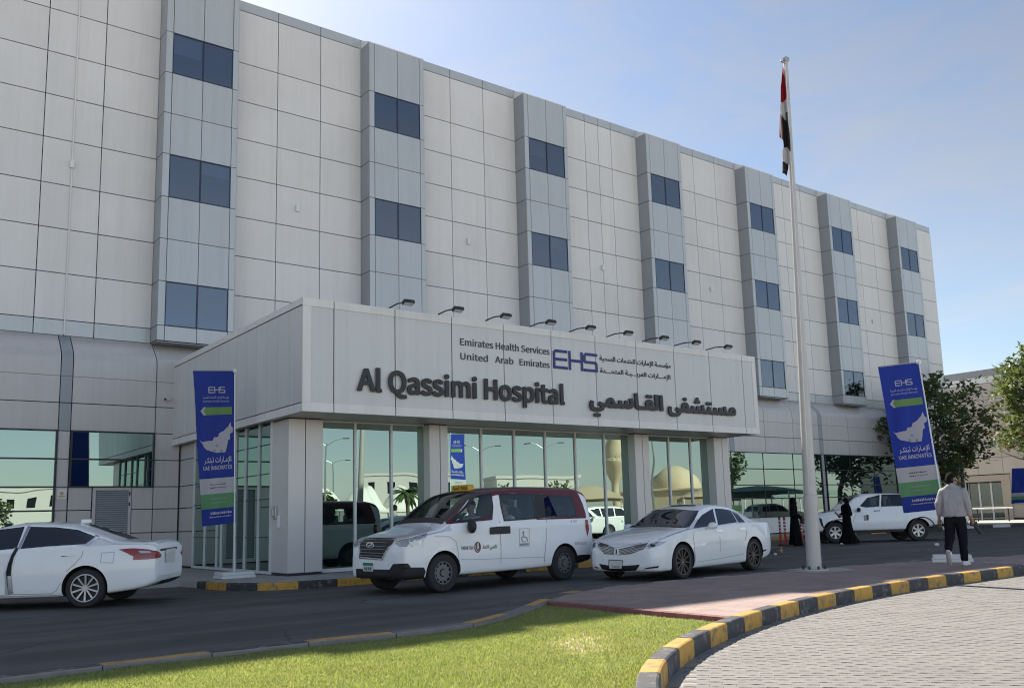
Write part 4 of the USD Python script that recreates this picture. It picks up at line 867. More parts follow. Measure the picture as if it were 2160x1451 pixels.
alt = Car('saloon_car', 'white saloon seen from its rear left, front door ajar, at the left edge', ALT, place_by_wheel((180, 1281), A_T, 3.735, .915, .33), A_T, (.96, 3.735), .33, .22, 'twin')
alt.finish()
cA = (0, 1080, 5.143)
alt.wheels(.232, .215, 'spoke', 10, 'alloy')
alt.px('side_window', [(222, 398), (335, 158), (600, 162), (850, 192), (1035, 265), (925, 345), (500, 372)], cA, 'tint_glass', mirror=True, edge=7)
alt.px('window_trim', [(1033, 235), (1085, 268), (945, 365), (920, 350), (1040, 268)], cA, 'chrome', .005, mirror=True)
alt.px('rear_window', [(965, 138), (1180, 112), (1300, 135), (1420, 170), (1530, 220), (1620, 268), (1500, 284), (1395, 288), (1200, 222)], cA, 'tint_glass')
alt.px('tail_light', [(1285, 402), (1440, 390), (1600, 400), (1720, 425), (1750, 460), (1735, 492), (1600, 510), (1440, 517), (1450, 480), (1350, 430)], cA, 'tail_red', .006, mirror=True, edge=5)
alt.px('reflector', [(1500, 415), (1620, 420), (1640, 440), (1520, 445)], cA, 'head_lens', .009, mirror=True)
alt.px('number_plate', [(1792, 405), (1898, 385), (1892, 525), (1790, 545)], cA, 'plate_white', .012)
alt.px('boot_trim', [(1735, 398), (1915, 372), (1915, 395), (1740, 420)], cA, 'car_black', .008)
alt.px('rear_valance', [(1650, 800), (1740, 738), (1975, 678), (1972, 722), (1760, 768), (1665, 838)], cA, 'car_black', .006)
alt.px('exhaust_trim', [(1775, 768), (1955, 728), (1950, 742), (1790, 780)], cA, 'chrome', .02)
alt.px('fuel_flap', [(1105, 440), (1240, 435), (1225, 548), (1090, 545), (1105, 440)], cA, 'car_seam', .003, line=1.0)
alt.px('door_seam', [(905, 350), (903, 420), (885, 480), (800, 570), (720, 640)], cA, 'car_seam', .003, line=1.2)
alt.px('door_seam', [(150, 890), (400, 885), (560, 880), (610, 850), (655, 770)], cA, 'car_seam', .003, line=1.2)
alt.px('sill_seam', [(0, 915), (300, 905), (655, 895)], cA, 'car_seam', .003, line=1.0)
alt.px('door_handle', [(655, 470), (680, 455), (805, 450), (812, 468), (740, 476)], cA, 'car_white', .022, mirror=True)
alt.px('handle_shadow', [(660, 470), (740, 464), (735, 478), (675, 480)], cA, 'car_gap', .006)  # shade under the handle, painted as a dark patch
alt.px('door_gap', [(178, 372), (205, 395), (150, 490), (128, 580), (122, 680), (145, 885), (88, 890), (75, 780), (68, 650), (90, 560), (130, 450)], cA, 'car_black', .005)
alt.px('pillar_sill', [(80, 690), (120, 690), (145, 885), (88, 890)], cA, 'alloy', .008)
alt.px('front_window', [(-60, 415), (-60, 200), (0, 190), (270, 156), (190, 372), (140, 398)], cA, 'tint_glass', .005, mirror=True)
alt.px('pillar_trim', [(305, 150), (335, 150), (215, 400), (190, 400)], cA, 'steel', .008)
alt.top('windscreen', [(1.42, -.62), (1.42, .62), (2.08, .56), (2.08, -.56)], 'tint_glass')
alt.front('headlight', [(-.82, .66), (-.5, .62), (-.5, .72), (-.82, .80)], 'head_lens', mirror=True); alt.front('grille', [(-.45, .42), (.45, .42), (.38, .66), (-.38, .66)], 'car_black'); alt.front('lower_intake', [(-.6, .26), (.6, .26), (.55, .36), (-.55, .36)], 'car_black')
alt.mirror(1.72, 1.0, .2, .15, 'car_white')
obj('aerial', [rbox(3.28, 3.46, -.03, .03, 1.42, 1.49, .02)], 'car_white', alt.t)
# front door, slightly open: a slab hinged near the front wheel
dr = prism(sg.Polygon([(1.62, .30), (2.50, .27), (2.47, .6), (2.56, .95), (2.2, .95), (1.55, .93)]), 0, .035); v = dr.vertices; a_ = math.radians(7); px_ = v[:, 0] - 1.6; py_ = -(alt.W - .005) - v[:, 2] + .03
dr.vertices = np.column_stack([1.6 + px_ * math.cos(a_) + (py_ + alt.W) * math.sin(a_), -alt.W - px_ * math.sin(a_) + (py_ + alt.W) * math.cos(a_), v[:, 1]]); obj('front_door', dr, 'car_white', alt.t)

# ---- white and maroon taxi van
VX = [0, .03, .10, .28, .60, .93, 1.25, 1.65, 2.0, 2.5, 3.5, 4.6, 4.95, 5.08, 5.13, 5.15]
VAN = dict(x=VX, zt=[.78, .90, .97, 1.03, 1.10, 1.18, 1.38, 1.64, 1.82, 1.90, 1.925, 1.91, 1.86, 1.74, 1.55, 1.35], zb=[.33, .28, .26, .26, .26, .26, .27, .27, .27, .27, .28, .30, .34, .38, .42, .5],
           zs=[.66, .80, .90, .97, 1.03, 1.07, 1.09, 1.10, 1.11, 1.12, 1.13, 1.13, 1.12, 1.10, 1.05, .95], zr=[.72, .85, .935, 1.0, 1.065, 1.12, 1.30, 1.56, 1.73, 1.81, 1.83, 1.81, 1.75, 1.62, 1.42, 1.2],
           W=[.66, .80, .86, .915, .95, .96, .96, .96, .96, .96, .96, .955, .935, .90, .86, .80], Ws=[.64, .78, .84, .895, .935, .945, .95, .95, .95, .95, .95, .945, .925, .89, .85, .78], Wr=[.55, .66, .73, .78, .80, .80, .80, .79, .78, .78, .78, .78, .77, .76, .74, .70])
VAN = squeeze(VAN, .9, 4.1, .09, .07); V_T = math.radians(7.1)
van = Car('taxi_van', 'white taxi van with maroon roof and yellow roof sign, waiting before the entrance', VAN, place_by_wheel((932, 1249), V_T, .81, .96, .35), V_T, (.81, 4.01), .35, .21, 'steel', 'van')
cabin = [bx(1.75, 4.85, -.70, .70, 1.0, 1.74)]
def px_prism(car, pts, crop, y0=-1.4, y1=1.4):
    """the side-view outline (x, z) of a window given in pixels, as a cutter through the cabin"""
    x0, y0_, sc = crop; out = []
    for a, b in pts:
        a, b = a / sc + x0, b / sc + y0_
        D = ((a - 1114.4) / 1890.06 * CR - (b - 807.3) / 1890.06 * CU + CF) @ car.Rw; O = (np.array([0, 0, 1.3]) - car.loc) @ car.Rw
        D = D / np.linalg.norm(D); O = O + D * (np.linalg.norm(O) - 6.5)
        loc, ray, tri = RI(car).intersects_location(O[None], D[None], multiple_hits=False)
        if len(loc): out.append((loc[0][0], loc[0][2]))
    return sg.Polygon(out).buffer(0) if len(out) > 2 else sg.box(2, 1.2, 2.4, 1.5)
_ri = {}
def RI(car):
    if car not in _ri: _ri[car] = (trimesh.ray.ray_pyembree.RayMeshIntersector if trimesh.ray.has_embree else trimesh.ray.ray_triangle.RayMeshIntersector)(car.body0)
    return _ri[car]
def window_cut(poly, y=1.2):
    g = trimesh.creation.extrude_polygon(poly.buffer(-.012), 2 * y, engine='earcut'); v = g.vertices; g.vertices = np.column_stack([v[:, 0], v[:, 2] - y, v[:, 1]])
    if g.volume < 0: g.invert()
    return g
cV = (740, 1000, 4.154)
WV = {'front_window': [(905, 385), (1060, 185), (1228, 165), (1245, 290), (1222, 378), (1080, 402), (880, 420)], 'side_window': [(1297, 175), (1590, 172), (1618, 388), (1342, 408), (1312, 280)], 'rear_side_window': [(1680, 180), (1925, 192), (1962, 290), (1972, 365), (1700, 378)]}
polyV = {k: px_prism(van, v, cV) for k, v in WV.items()}
ws = prism(sg.Polygon([(1.12, -.66), (1.12, .66), (1.93, .60), (1.93, -.60)]), 1.0, 1.72)
# one cavity: windows, the seat space and the space under the windscreen
v = [(1.02, 1.16), (1.9, 1.735), (1.9, 1.0), (1.3, 1.0)]
scr = trimesh.creation.extrude_polygon(sg.Polygon([(1.08, 1.10), (1.08, 1.50), (1.98, 2.1), (1.98, .95), (1.2, .95)]), 1.22, engine='earcut'); q = scr.vertices; scr.vertices = np.column_stack([q[:, 0], q[:, 2] - .61, q[:, 1]]); scr.invert() if scr.volume < 0 else None
cutter = man(cabin[0]) + man(scr)
for p in polyV.values(): cutter = cutter + man(window_cut(p))
rearw = bx(4.7, 5.3, -.60, .60, 1.2, 1.68); cutter = cutter + man(rearw)
van.finish([tm(cutter)])
van.wheels(.203, .21, 'steel', 12, 'steel_wheel', inset=.02)
van.px('maroon_panel', [(805, 378), (990, 172), (1068, 128), (1238, 112), (1238, 165), (1230, 160), (1060, 180), (900, 388), (878, 424), (1085, 405), (1222, 382), (1248, 292), (1240, 400), (840, 438)], cV, 'car_maroon', .003, mirror=True)
van.px('maroon_panel', [(1238, 112), (1500, 108), (1800, 112), (1935, 122), (1985, 155), (2030, 260), (2058, 345), (2060, 384), (1690, 396), (1625, 398), (1625, 388), (1970, 368), (1974, 366), (1964, 290), (1928, 190), (1680, 176), (1238, 163)], cV, 'car_maroon', .003, mirror=True)
van.px('window_band', [(1595, 172), (1684, 178), (1702, 380), (1622, 390)], cV, 'car_black', .006, mirror=True)
van.top('maroon_roof', [(2.15, -.80), (1.98, -.2), (1.98, .2), (2.15, .80), (5.0, .78), (5.05, -.78)], 'car_maroon', .003)
for k, p in polyV.items(): van.side(k, p, 'car_glass', .004)
van.side('window_seal', unary_union([p.buffer(.008).difference(p.buffer(-.02)) for p in polyV.values()]), 'car_black', .006)
van.top('windscreen', [(1.07, -.625), (1.07, .625), (1.95, .60), (1.95, -.60)], 'screen_glass', .004)
van.top('screen_seal', sg.Polygon([(.97, -.70), (.97, .70), (1.98, .66), (1.98, -.66)]).difference(sg.Polygon([(1.10, -.61), (1.10, .61), (1.92, .58), (1.92, -.58)])), 'car_black', .006)
van.front('rear_window', [(-.61, 1.19), (.61, 1.19), (.58, 1.69), (-.58, 1.69)], 'tint_glass', rear=True)
van.px('grille', [(80, 570), (385, 576), (362, 612), (322, 640), (270, 738), (86, 722)], cV, 'car_black', .005)
for yy in (600, 630, 660, 690, 715): van.px('grille_bar', [(84, yy - 6), (300, yy), (315 - (yy - 600) * .25, yy + 3)], cV, 'car_seam', .012, line=1.1)
van.px('grille_trim', [(80, 556), (390, 560), (400, 574), (82, 572)], cV, 'chrome', .009)
van.px('grille_trim', [(70, 600), (80, 600), (86, 728), (268, 742), (322, 645), (365, 616), (330, 655), (280, 752), (76, 738)], cV, 'chrome', .009)
e = affinity.scale(sg.Point(175, 622).buffer(1), 36, 24); van.px('badge', e.difference(affinity.scale(e, .72, .66)).union(sg.LineString([(160, 640), (168, 622), (186, 622), (192, 604)]).buffer(5)), cV, 'chrome', .016)
van.px('headlight', [(392, 602), (402, 572), (520, 545), (668, 513), (660, 548), (610, 610), (530, 632), (425, 632)], cV, 'head_lens', .006, mirror=True, edge=5)
van.px('lamp_reflector', list(affinity.scale(sg.Point(545, 590).buffer(1), 36, 26).exterior.coords), cV, 'led_white', .010, mirror=True)
van.px('lamp_rim', [(405, 576), (665, 518), (662, 530), (410, 588)], cV, 'chrome', .012)
van.px('front_bumper', [(48, 826), (340, 835), (372, 785), (500, 780), (526, 815), (640, 815), (655, 850), (628, 942), (330, 935), (50, 912)], cV, 'car_black', .006)
npv = van.px('number_plate', [(112, 772), (200, 776), (200, 850), (112, 846)], cV, 'plate_white', .012)
van.px('plate_band', [(112, 772), (200, 776), (200, 800), (112, 798)], cV, 'plate_green', .015)
for k in range(4): van.px('plate_mark', [(124 + 17 * k, 812), (134 + 17 * k, 812), (134 + 17 * k, 840), (124 + 17 * k, 839)], cV, 'car_black', .015)
van.px('door_handle', [(1214, 466), (1300, 458), (1394, 454), (1396, 518), (1300, 522), (1216, 527)], cV, 'car_black', .012, rnd=1.6)
van.px('door_seam', [(1305, 410), (1312, 520), (1316, 700), (1312, 862)], cV, 'car_seam', .003, line=1.0)
van.px('door_seam', [(1712, 395), (1712, 560), (1700, 700), (1692, 838)], cV, 'car_seam', .003, line=1.0)
van.px('door_seam', [(730, 545), (860, 545), (920, 585), (940, 680), (965, 880)], cV, 'car_seam', .003, line=1.0)
van.px('flank_crease', [(970, 745), (1310, 738), (1700, 722)], cV, 'car_seam', .003, line=.8)
van.px('bonnet_seam', [(400, 555), (520, 530), (670, 500), (720, 420)], cV, 'car_seam', .003, line=.9)
van.px('tail_light', [(2052, 398), (2075, 398), (2086, 480), (2072, 545), (2055, 470)], cV, 'tail_red', .006, mirror=True)
van.px('rear_bumper', [(1985, 706), (2096, 700), (2096, 780), (1962, 812)], cV, 'car_black', .006, mirror=True)
pbr('decal_black', (.03, .028, .03), .5, coord='object'); pbr('decal_red', (.25, .02, .03), .5, coord='object'); pbr('decal_grey', (.30, .30, .31), .5, coord='object')
def px_text(car, name, poly, x0, x1, yb0, yb1, h, crop, mat, off=.004):
    """lettering between two baseline pixels of a crop, h pixels tall"""
    b = poly.bounds; s = (x1 - x0) / (b[2] - b[0]); out = []
    p = affinity.affine_transform(poly, [s, 0, (yb1 - yb0) / (b[2] - b[0]), -h, x0 - b[0] * s, yb0 - b[0] * (yb1 - yb0) / (b[2] - b[0])])
    x_, y_, sc = crop; p = affinity.affine_transform(p, [1 / sc, 0, 0, 1 / sc, x_, y_]); m = car._tri(p, 9); q = m.vertices
    D = ((q[:, 0] - 1114.4) / 1890.06)[:, None] * CR - ((q[:, 1] - 807.3) / 1890.06)[:, None] * CU + CF; D = D @ car.Rw; D /= np.linalg.norm(D, axis=1, keepdims=True)
    return car._cast(name, m, np.tile((np.array([0, 0, 1.3]) - car.loc) @ car.Rw, (len(D), 1)), D, off, mat, False)
px_text(van, 'door_lettering', text_poly('UNION TAXI', NOTO, stroke=2), 968, 1072, 662, 658, 30, cV, 'decal_black')
px_text(van, 'door_lettering', text_poly('تاكسي الاتحاد', NOTOA, weight=700, rtl=True), 1152, 1282, 650, 646, 32, cV, 'decal_black')
ring = affinity.scale(sg.Point(1110, 638).buffer(1), 29, 48); van.px('door_emblem', list(ring.exterior.coords), cV, 'decal_red', .004)
van.px('door_emblem', list(affinity.scale(ring, .72, .78).exterior.coords), cV, 'plate_white', .006)
van.px('door_emblem', [(1096, 600), (1104, 600), (1104, 650), (1112, 660), (1120, 650), (1120, 600), (1128, 600), (1128, 655), (1112, 674), (1096, 655)], cV, 'decal_black', .008)
van.px('door_sticker', [(1478, 478), (1562, 472), (1562, 628), (1478, 634), (1478, 478)], cV, 'decal_grey', .004, line=.8)
van.px('door_sticker', sg.Point(1510, 505).buffer(9).union(sg.LineString([(1512, 515), (1516, 550), (1540, 552), (1546, 585)]).buffer(5)).union(sg.LineString([(1502, 545), (1495, 570), (1505, 590), (1528, 590)]).buffer(4)), cV, 'decal_grey', .004)
van.px('door_sticker', [(1482, 606), (1558, 600), (1558, 620), (1482, 626)], cV, 'decal_grey', .004)
px_text(van, 'fleet_number', text_poly('6 107', NOTO), 1926, 1980, 424, 422, 24, cV, 'decal_grey')
px_text(van, 'rear_lettering', text_poly('600525252', NOTO, stroke=1), 1962, 2070, 616, 612, 22, cV, 'decal_grey')
van.mirror(1.42, 1.16, .2, .27, 'car_black', d=.08, reach=.06)
rs = trimesh.creation.extrude_polygon(sg.Polygon([(-.27, 0), (.27, 0), (.24, .12), (.20, .14), (-.20, .14), (-.24, .12)]), .16, engine='earcut'); v = rs.vertices; rs.vertices = np.column_stack([2.02 + v[:, 2], v[:, 0], 1.83 + v[:, 1]])
rsp = obj('roof_sign', rs, 'taxi_yellow', van.t)
tp = ext(affinity.scale(unary_union([fit_poly(text_poly('TAXI', NOTO, stroke=3), .02, .21, .04, h=.06), fit_poly(text_poly('أجرة', NOTOA, weight=700, rtl=True), -.21, -.02, .05, h=.065)]), -1, 1, origin=(0, 0)), .003); v = tp.vertices
tp.vertices = np.column_stack([2.018 - v[:, 2] * 0 - .002, v[:, 0], 1.83 + v[:, 1]]); obj('roof_lettering', tp, 'decal_black', rsp)
tq = ext(unary_union([fit_poly(text_poly('TAXI', NOTO, stroke=3), 2.03, 2.09, 1.89, h=.05)]), .003)
seats(van, (1.95, 2.85, 3.75), (-.45, .45), .78, .62)
obj('steering_wheel', [tube([(1.62 + .17 * math.sin(t) * .35, -.42 + .17 * math.cos(t), 1.12 + .17 * math.sin(t)) for t in np.linspace(0, 2 * PI, 24)], .014, 6)], 'car_black', van.t)
obj('dashboard', rbox(1.22, 1.55, -.68, .68, .96, 1.10, .04), 'car_black', van.t)

# ---- white fastback saloon behind the taxi
MX = [0, .03, .12, .35, .8, 1.3, 1.6, 2.2, 2.7, 3.2, 3.6, 4.0, 4.4, 4.7, 4.83, 4.90, 4.93]
MKZ = dict(x=MX, zt=[.60, .70, .78, .86, .95, 1.02, 1.14, 1.41, 1.475, 1.455, 1.39, 1.27, 1.13, 1.075, 1.06, 1.0, .86], zb=[.28, .22, .18, .17, .17, .17, .17, .17, .17, .17, .18, .19, .22, .27, .32, .38, .46],
           zs=[.52, .63, .71, .79, .88, .95, .965, .98, .99, 1.0, 1.01, 1.02, 1.02, 1.01, .99, .94, .82], zr=[.55, .66, .74, .815, .905, .975, 1.08, 1.35, 1.41, 1.39, 1.32, 1.20, 1.07, 1.04, 1.02, .96, .84],
           W=[.62, .72, .80, .87, .915, .93, .93, .93, .93, .93, .93, .93, .92, .88, .84, .79, .70], Ws=[.60, .70, .77, .84, .885, .90, .90, .90, .90, .90, .90, .89, .87, .84, .80, .75, .66], Wr=[.46, .53, .62, .70, .74, .74, .71, .63, .60, .59, .59, .61, .64, .66, .65, .62, .52])
MKZ = squeeze(MKZ, .97, 3.82, .10, .10); M_T = math.radians(10.0)
mkz = Car('saloon_car', 'white fastback saloon with a split winged grille, parked between taxi and flagpole', MKZ, place_by_wheel((1438, 1221), M_T, .87, .93, .345), M_T, (.87, 3.72), .345, .23, 'thin')
mkz.finish()
cM = (1230, 1040, 5.023)
mkz.wheels(.262, .23, 'thin', 11, 'dark_alloy')
mkz.px('windscreen', [(470, 362), (600, 260), (722, 177), (960, 166), (1225, 186), (1180, 280), (1130, 352), (1080, 367), (800, 357)], cM, 'tint_glass', edge=6)
mkz.px('front_window', [(1165, 372), (1210, 290), (1262, 228), (1372, 163), (1412, 336), (1300, 352), (1205, 368)], cM, 'tint_glass', mirror=True)
mkz.px('rear_window_side', [(1392, 163), (1480, 166), (1562, 182), (1632, 306), (1430, 336)], cM, 'tint_glass', mirror=True)
mkz.px('quarter_window', [(1572, 188), (1640, 225), (1716, 305), (1644, 310)], cM, 'tint_glass', mirror=True)
mkz.px('window_trim', [(1165, 376), (1205, 372), (1412, 340), (1716, 308)], cM, 'chrome', .006, line=.8)
mkz.top('rear_window', [(3.62, -.55), (3.62, .55), (4.36, .60), (4.36, -.60)], 'tint_glass')
mkz.px('sunroof', [(930, 128), (1190, 124), (1200, 134), (930, 140)], cM, 'tint_glass', .006)
mkz.px('headlight', [(680, 562), (716, 526), (800, 512), (884, 510), (830, 546), (700, 587)], cM, 'head_lens', .006, mirror=True, edge=4)
mkz.px('lamp_pod', list(affinity.scale(sg.Point(738, 552).buffer(1), 26, 17).exterior.coords), cM, 'car_black', .010)
for side_ in ([(150, 513), (262, 545), (336, 582), (322, 652), (222, 640), (166, 572)], [(380, 590), (500, 560), (692, 525), (640, 592), (500, 645), (390, 652)]):
    gr = mkz.px('grille', side_, cM, 'dark_alloy', .006)
    c_ = sg.Polygon(side_)
    for k, yy in enumerate(range(530, 660, 15)):
        ln = c_.buffer(-3).intersection(sg.LineString([(100, yy - 20), (360, yy + 30)] if side_[0][0] < 300 else [(370, yy + 20), (720, yy - 60)]))
        if ln.length > 12 and ln.geom_type == 'LineString': mkz.px('grille_bar', list(ln.coords), cM, 'chrome', .012, line=.8)
mkz.px('badge', [(337, 582), (378, 582), (378, 652), (332, 652)], cM, 'chrome', .010)
mkz.px('badge', [(350, 592), (362, 592), (360, 642), (346, 642)], cM, 'logo_blue', .013)
mkz.px('lower_intake', [(170, 745), (280, 765), (420, 768), (604, 754), (562, 815), (400, 822), (270, 816), (200, 800)], cM, 'car_black', .005)
mkz.px('number_plate', [(280, 706), (420, 712), (412, 796), (280, 795)], cM, 'plate_white', .014)
mkz.px('plate_frame', [(278, 704), (422, 710), (414, 798), (278, 797), (278, 704)], cM, 'car_black', .017, line=1.4)
for k in range(5): mkz.px('plate_mark', [(316 + 15 * k, 765), (326 + 15 * k, 765), (326 + 15 * k, 786), (316 + 15 * k, 786)], cM, 'decal_grey', .017)
mkz.px('fog_lamp', [(668, 756), (740, 746), (832, 728), (802, 766), (690, 776)], cM, 'led_white', .008)
mkz.px('fog_intake', [(640, 796), (700, 782), (806, 768), (790, 790), (650, 801)], cM, 'car_black', .006)
mkz.px('fog_lamp', [(118, 732), (154, 760), (160, 782), (124, 768)], cM, 'led_white', .008)
mkz.px('fog_intake', [(122, 772), (165, 785), (168, 796), (126, 786)], cM, 'car_black', .006)
mkz.px('door_seam', [(1175, 395), (1170, 480), (1185, 640), (1195, 790)], cM, 'car_seam', .003, line=.9)
mkz.px('door_seam', [(1428, 345), (1450, 480), (1452, 600), (1440, 745)], cM, 'car_seam', .003, line=.9)
mkz.px('door_seam', [(1722, 320), (1735, 420), (1715, 500)], cM, 'car_seam', .003, line=.9)
mkz.px('bonnet_seam', [(150, 508), (335, 575), (520, 548), (700, 510), (900, 455), (1120, 385)], cM, 'car_seam', .003, line=.8)
mkz.px('flank_crease', [(1215, 725), (1460, 688), (1700, 640)], cM, 'car_seam', .003, line=.8)
for x_, y_ in ((1435, 398), (1676, 376)): mkz.px('door_handle', [(x_ - 36, y_ - 4), (x_ + 34, y_ - 12), (x_ + 36, y_ + 2), (x_, y_ + 10), (x_ - 30, y_ + 6)], cM, 'chrome', .02, mirror=True)
mkz.px('tail_light', [(1905, 600), (1940, 590), (1940, 605), (1905, 618)], cM, 'tail_red', .006, mirror=True)
mkz.front('tail_light_bar', [(-.78, .86), (.78, .86), (.78, .93), (-.78, .93)], 'tail_red', rear=True)
mkz.mirror(1.78, 1.01, .2, .15, 'car_white')

# ---- white pickup on the right, partly hidden by the banner
PX = [0, .03, .12, .35, .8, 1.3, 1.5, 1.95, 2.4, 3.66, 3.82, 3.88, 3.96, 4.4, 5.15, 5.28, 5.33]
PKU = dict(x=PX, zt=[.80, .92, 1.02, 1.10, 1.16, 1.22, 1.38, 1.72, 1.81, 1.79, 1.72, 1.45, 1.17, 1.17, 1.17, 1.12, .95], zb=[.50, .45, .42, .42, .42, .42, .42, .42, .42, .42, .43, .44, .45, .5, .58, .6, .64],
           zs=[.70, .82, .92, 1.0, 1.06, 1.10, 1.11, 1.12, 1.12, 1.13, 1.13, 1.13, 1.13, 1.13, 1.13, 1.08, .90], zr=[.75, .87, .97, 1.05, 1.11, 1.16, 1.30, 1.64, 1.72, 1.70, 1.62, 1.38, 1.155, 1.155, 1.155, 1.10, .93],
           W=[.66, .78, .84, .89, .92, .9275, .9275, .9275, .9275, .9275, .9275, .9275, .9275, .9275, .91, .88, .82], Ws=[.64, .75, .81, .86, .89, .90, .90, .90, .90, .90, .90, .90, .90, .90, .89, .86, .80], Wr=[.5, .6, .68, .74, .76, .76, .73, .67, .65, .65, .65, .72, .80, .82, .82, .78, .7])
PKU = squeeze(PKU, .99, 4.075, .16, .1); P_T = math.radians(-38)
pku = Car('pickup_truck', 'white double cab pickup behind the right banner, facing left', PKU, place_by_wheel((1938, 1140), P_T, 3.915, .9275, .385), P_T, (.83, 3.915), .385, .26, 'wide', 'pickup', arch=.08)
cP = (1620, 960, 4.0)
WP = {'front_window': [(778, 428), (838, 362), (938, 337), (936, 428), (830, 438)], 'rear_door_window': [(958, 336), (1120, 332), (1142, 360), (1146, 424), (956, 430)]}
polyP = {k: px_prism(pku, v, cP) for k, v in WP.items()}
cutter = man(bx(1.75, 3.55, -.62, .62, 1.0, 1.66)) + man(bx(3.9, 4.95, -.74, .74, .75, 1.5))
for p in polyP.values(): cutter = cutter + man(window_cut(p))
pku.finish([tm(cutter)])
pku.wheels(.225, .26, 'wide', 6, 'alloy')
for k, p in polyP.items(): pku.side(k, p, 'car_glass', .004); pku.side('window_seal', p.buffer(.012).difference(p.buffer(-.015)), 'car_black', .006)
pku.top('windscreen', [(1.42, -.62), (1.42, .62), (1.95, .57), (1.95, -.57)], 'tint_glass')
pku.px('headlight', [(440, 482), (470, 470), (560, 452), (520, 472), (452, 494)], cP, 'head_lens', .006, mirror=True)
pku.px('front_trim', [(428, 528), (452, 532), (470, 600), (495, 628), (478, 628), (445, 585)], cP, 'car_black', .006)
pku.px('door_sticker', [(806, 508), (848, 500), (850, 548), (810, 552)], cP, 'decal_grey', .004); pku.px('door_sticker', [(830, 503), (848, 500), (850, 545), (836, 548)], cP, 'decal_black', .006)
pku.px('door_seam', [(948, 335), (962, 450), (968, 560), (966, 624)], cP, 'car_seam', .003, line=.7); pku.px('door_seam', [(755, 440), (720, 560), (730, 626)], cP, 'car_seam', .003, line=.7)
pku.px('door_handle', [(890, 466), (944, 462), (944, 472), (892, 476)], cP, 'chrome', .02)
pku.front('grille', [(-.5, .72), (.5, .72), (.55, 1.0), (-.55, 1.0)], 'car_black'); pku.front('tail_light', [(-.86, .80), (-.72, .80), (-.72, 1.08), (-.86, 1.08)], 'tail_red', rear=True, mirror=True)
pku.side('wheel_lip', unary_union([sg.Point(x, .385).buffer(.50).difference(sg.Point(x, .385).buffer(.46)).intersection(sg.box(0, .45, 6, 2)) for x in (.99, 4.075)]), 'car_black', .012)
pku.mirror(1.72, 1.20, .22, .17, 'car_black', d=.07, reach=.06)
obj('rear_bumper', rbox(5.22, 5.42, -.84, .84, .50, .64, .03), 'car_black', pku.t); obj('chassis', [bx(.6, 5.0, -.5, .5, .33, .47), bx(1.5, 3.4, -.86, -.78, .36, .42), bx(1.5, 3.4, .78, .86, .36, .42)], 'car_black', pku.t)
seats(pku, (2.1, 2.85), (-.36, .36), .95, .55)
# ================================================================ people
pbr('skin', (0.30, 0.17, 0.11), 0.55, vary=0.08, coord='object'); pbr('hair_black', (0.012, 0.011, 0.010), 0.85, vary=0.3, scale=40, coord='object', bump=.004, bscale=140, spec=.1)
pbr('jacket_grey', (0.33, 0.32, 0.325), 0.9, vary=0.10, scale=9, coord='object', bump=.003, bscale=45); pbr('trousers_navy', (0.010, 0.011, 0.015), 0.9, vary=0.2, scale=12, coord='object', spec=.12)
pbr('sneaker_white', (0.68, 0.67, 0.65), 0.6, vary=0.05, coord='object'); pbr('sole', (0.36, 0.33, 0.30), 0.8, vary=0.1, coord='object')
pbr('abaya_black', (0.005, 0.005, 0.006), 0.9, spec=.08, vary=0.3, scale=6, coord='object'); pbr('shirt_white', (0.55, 0.55, 0.54), 0.85, vary=0.06, coord='object'); pbr('mask_white', (0.6, 0.6, 0.6), 0.7, coord='object')
def sph(c, r, seg=14):
    s = m3.Manifold.sphere(1.0, seg); r = (r, r, r) if np.isscalar(r) else r
    return s.scale(tuple(map(float, r))).translate(tuple(map(float, c)))
def chain(pts, seg=14):
    out = None
    for (a, ra), (b, rb) in zip(pts, pts[1:]):
        h = m3.Manifold.batch_hull([sph(a, ra, seg), sph(b, rb, seg)]); out = h if out is None else out + h
    return out
def smooth(mn, L=.025, it=12, fold=0.0, fs=(9, 9, 2.5), seed=3):
    t = tm(mn.refine_to_length(L)); t.merge_vertices(); trimesh.smoothing.filter_taubin(t, lamb=.5, nu=.53, iterations=it)
    if fold: t.vertices += t.vertex_normals * ((meshkit.fbm(t.vertices * np.array(fs) + 11, 3, seed) - .5) * 2 * fold)[:, None]
    return t
def hand(wrist, down, fwd, sx, curl=.5):
    """palm with four fingers and a thumb; down: along the fingers, fwd: palm side"""
    w, d, f = (np.asarray(v, float) for v in (wrist, down, fwd)); s = np.cross(d, f) * sx; out = chain([(w, .024), (w + d * .045, (.034, .034, .034)), (w + d * .085, .03)], 10)
    for k, (o, L) in enumerate(((-.030, .070), (-.010, .080), (.010, .074), (.029, .058))):
        p0 = w + d * .082 + s * o; p1 = p0 + d * L * .45 + f * L * .12 * curl; p2 = p1 + d * L * .3 + f * L * .4 * curl; p3 = p2 + d * L * .12 + f * L * .4 * curl
        out = out + chain([(p0, .0095), (p1, .009), (p2, .0085), (p3, .0075)], 8)
    p0 = w + d * .03 - s * .028; p1 = p0 + d * .035 - s * .02 + f * .015; p2 = p1 + d * .03 + f * .02
    return out + chain([(p0, .012), (p1, .0105), (p2, .009)], 8)
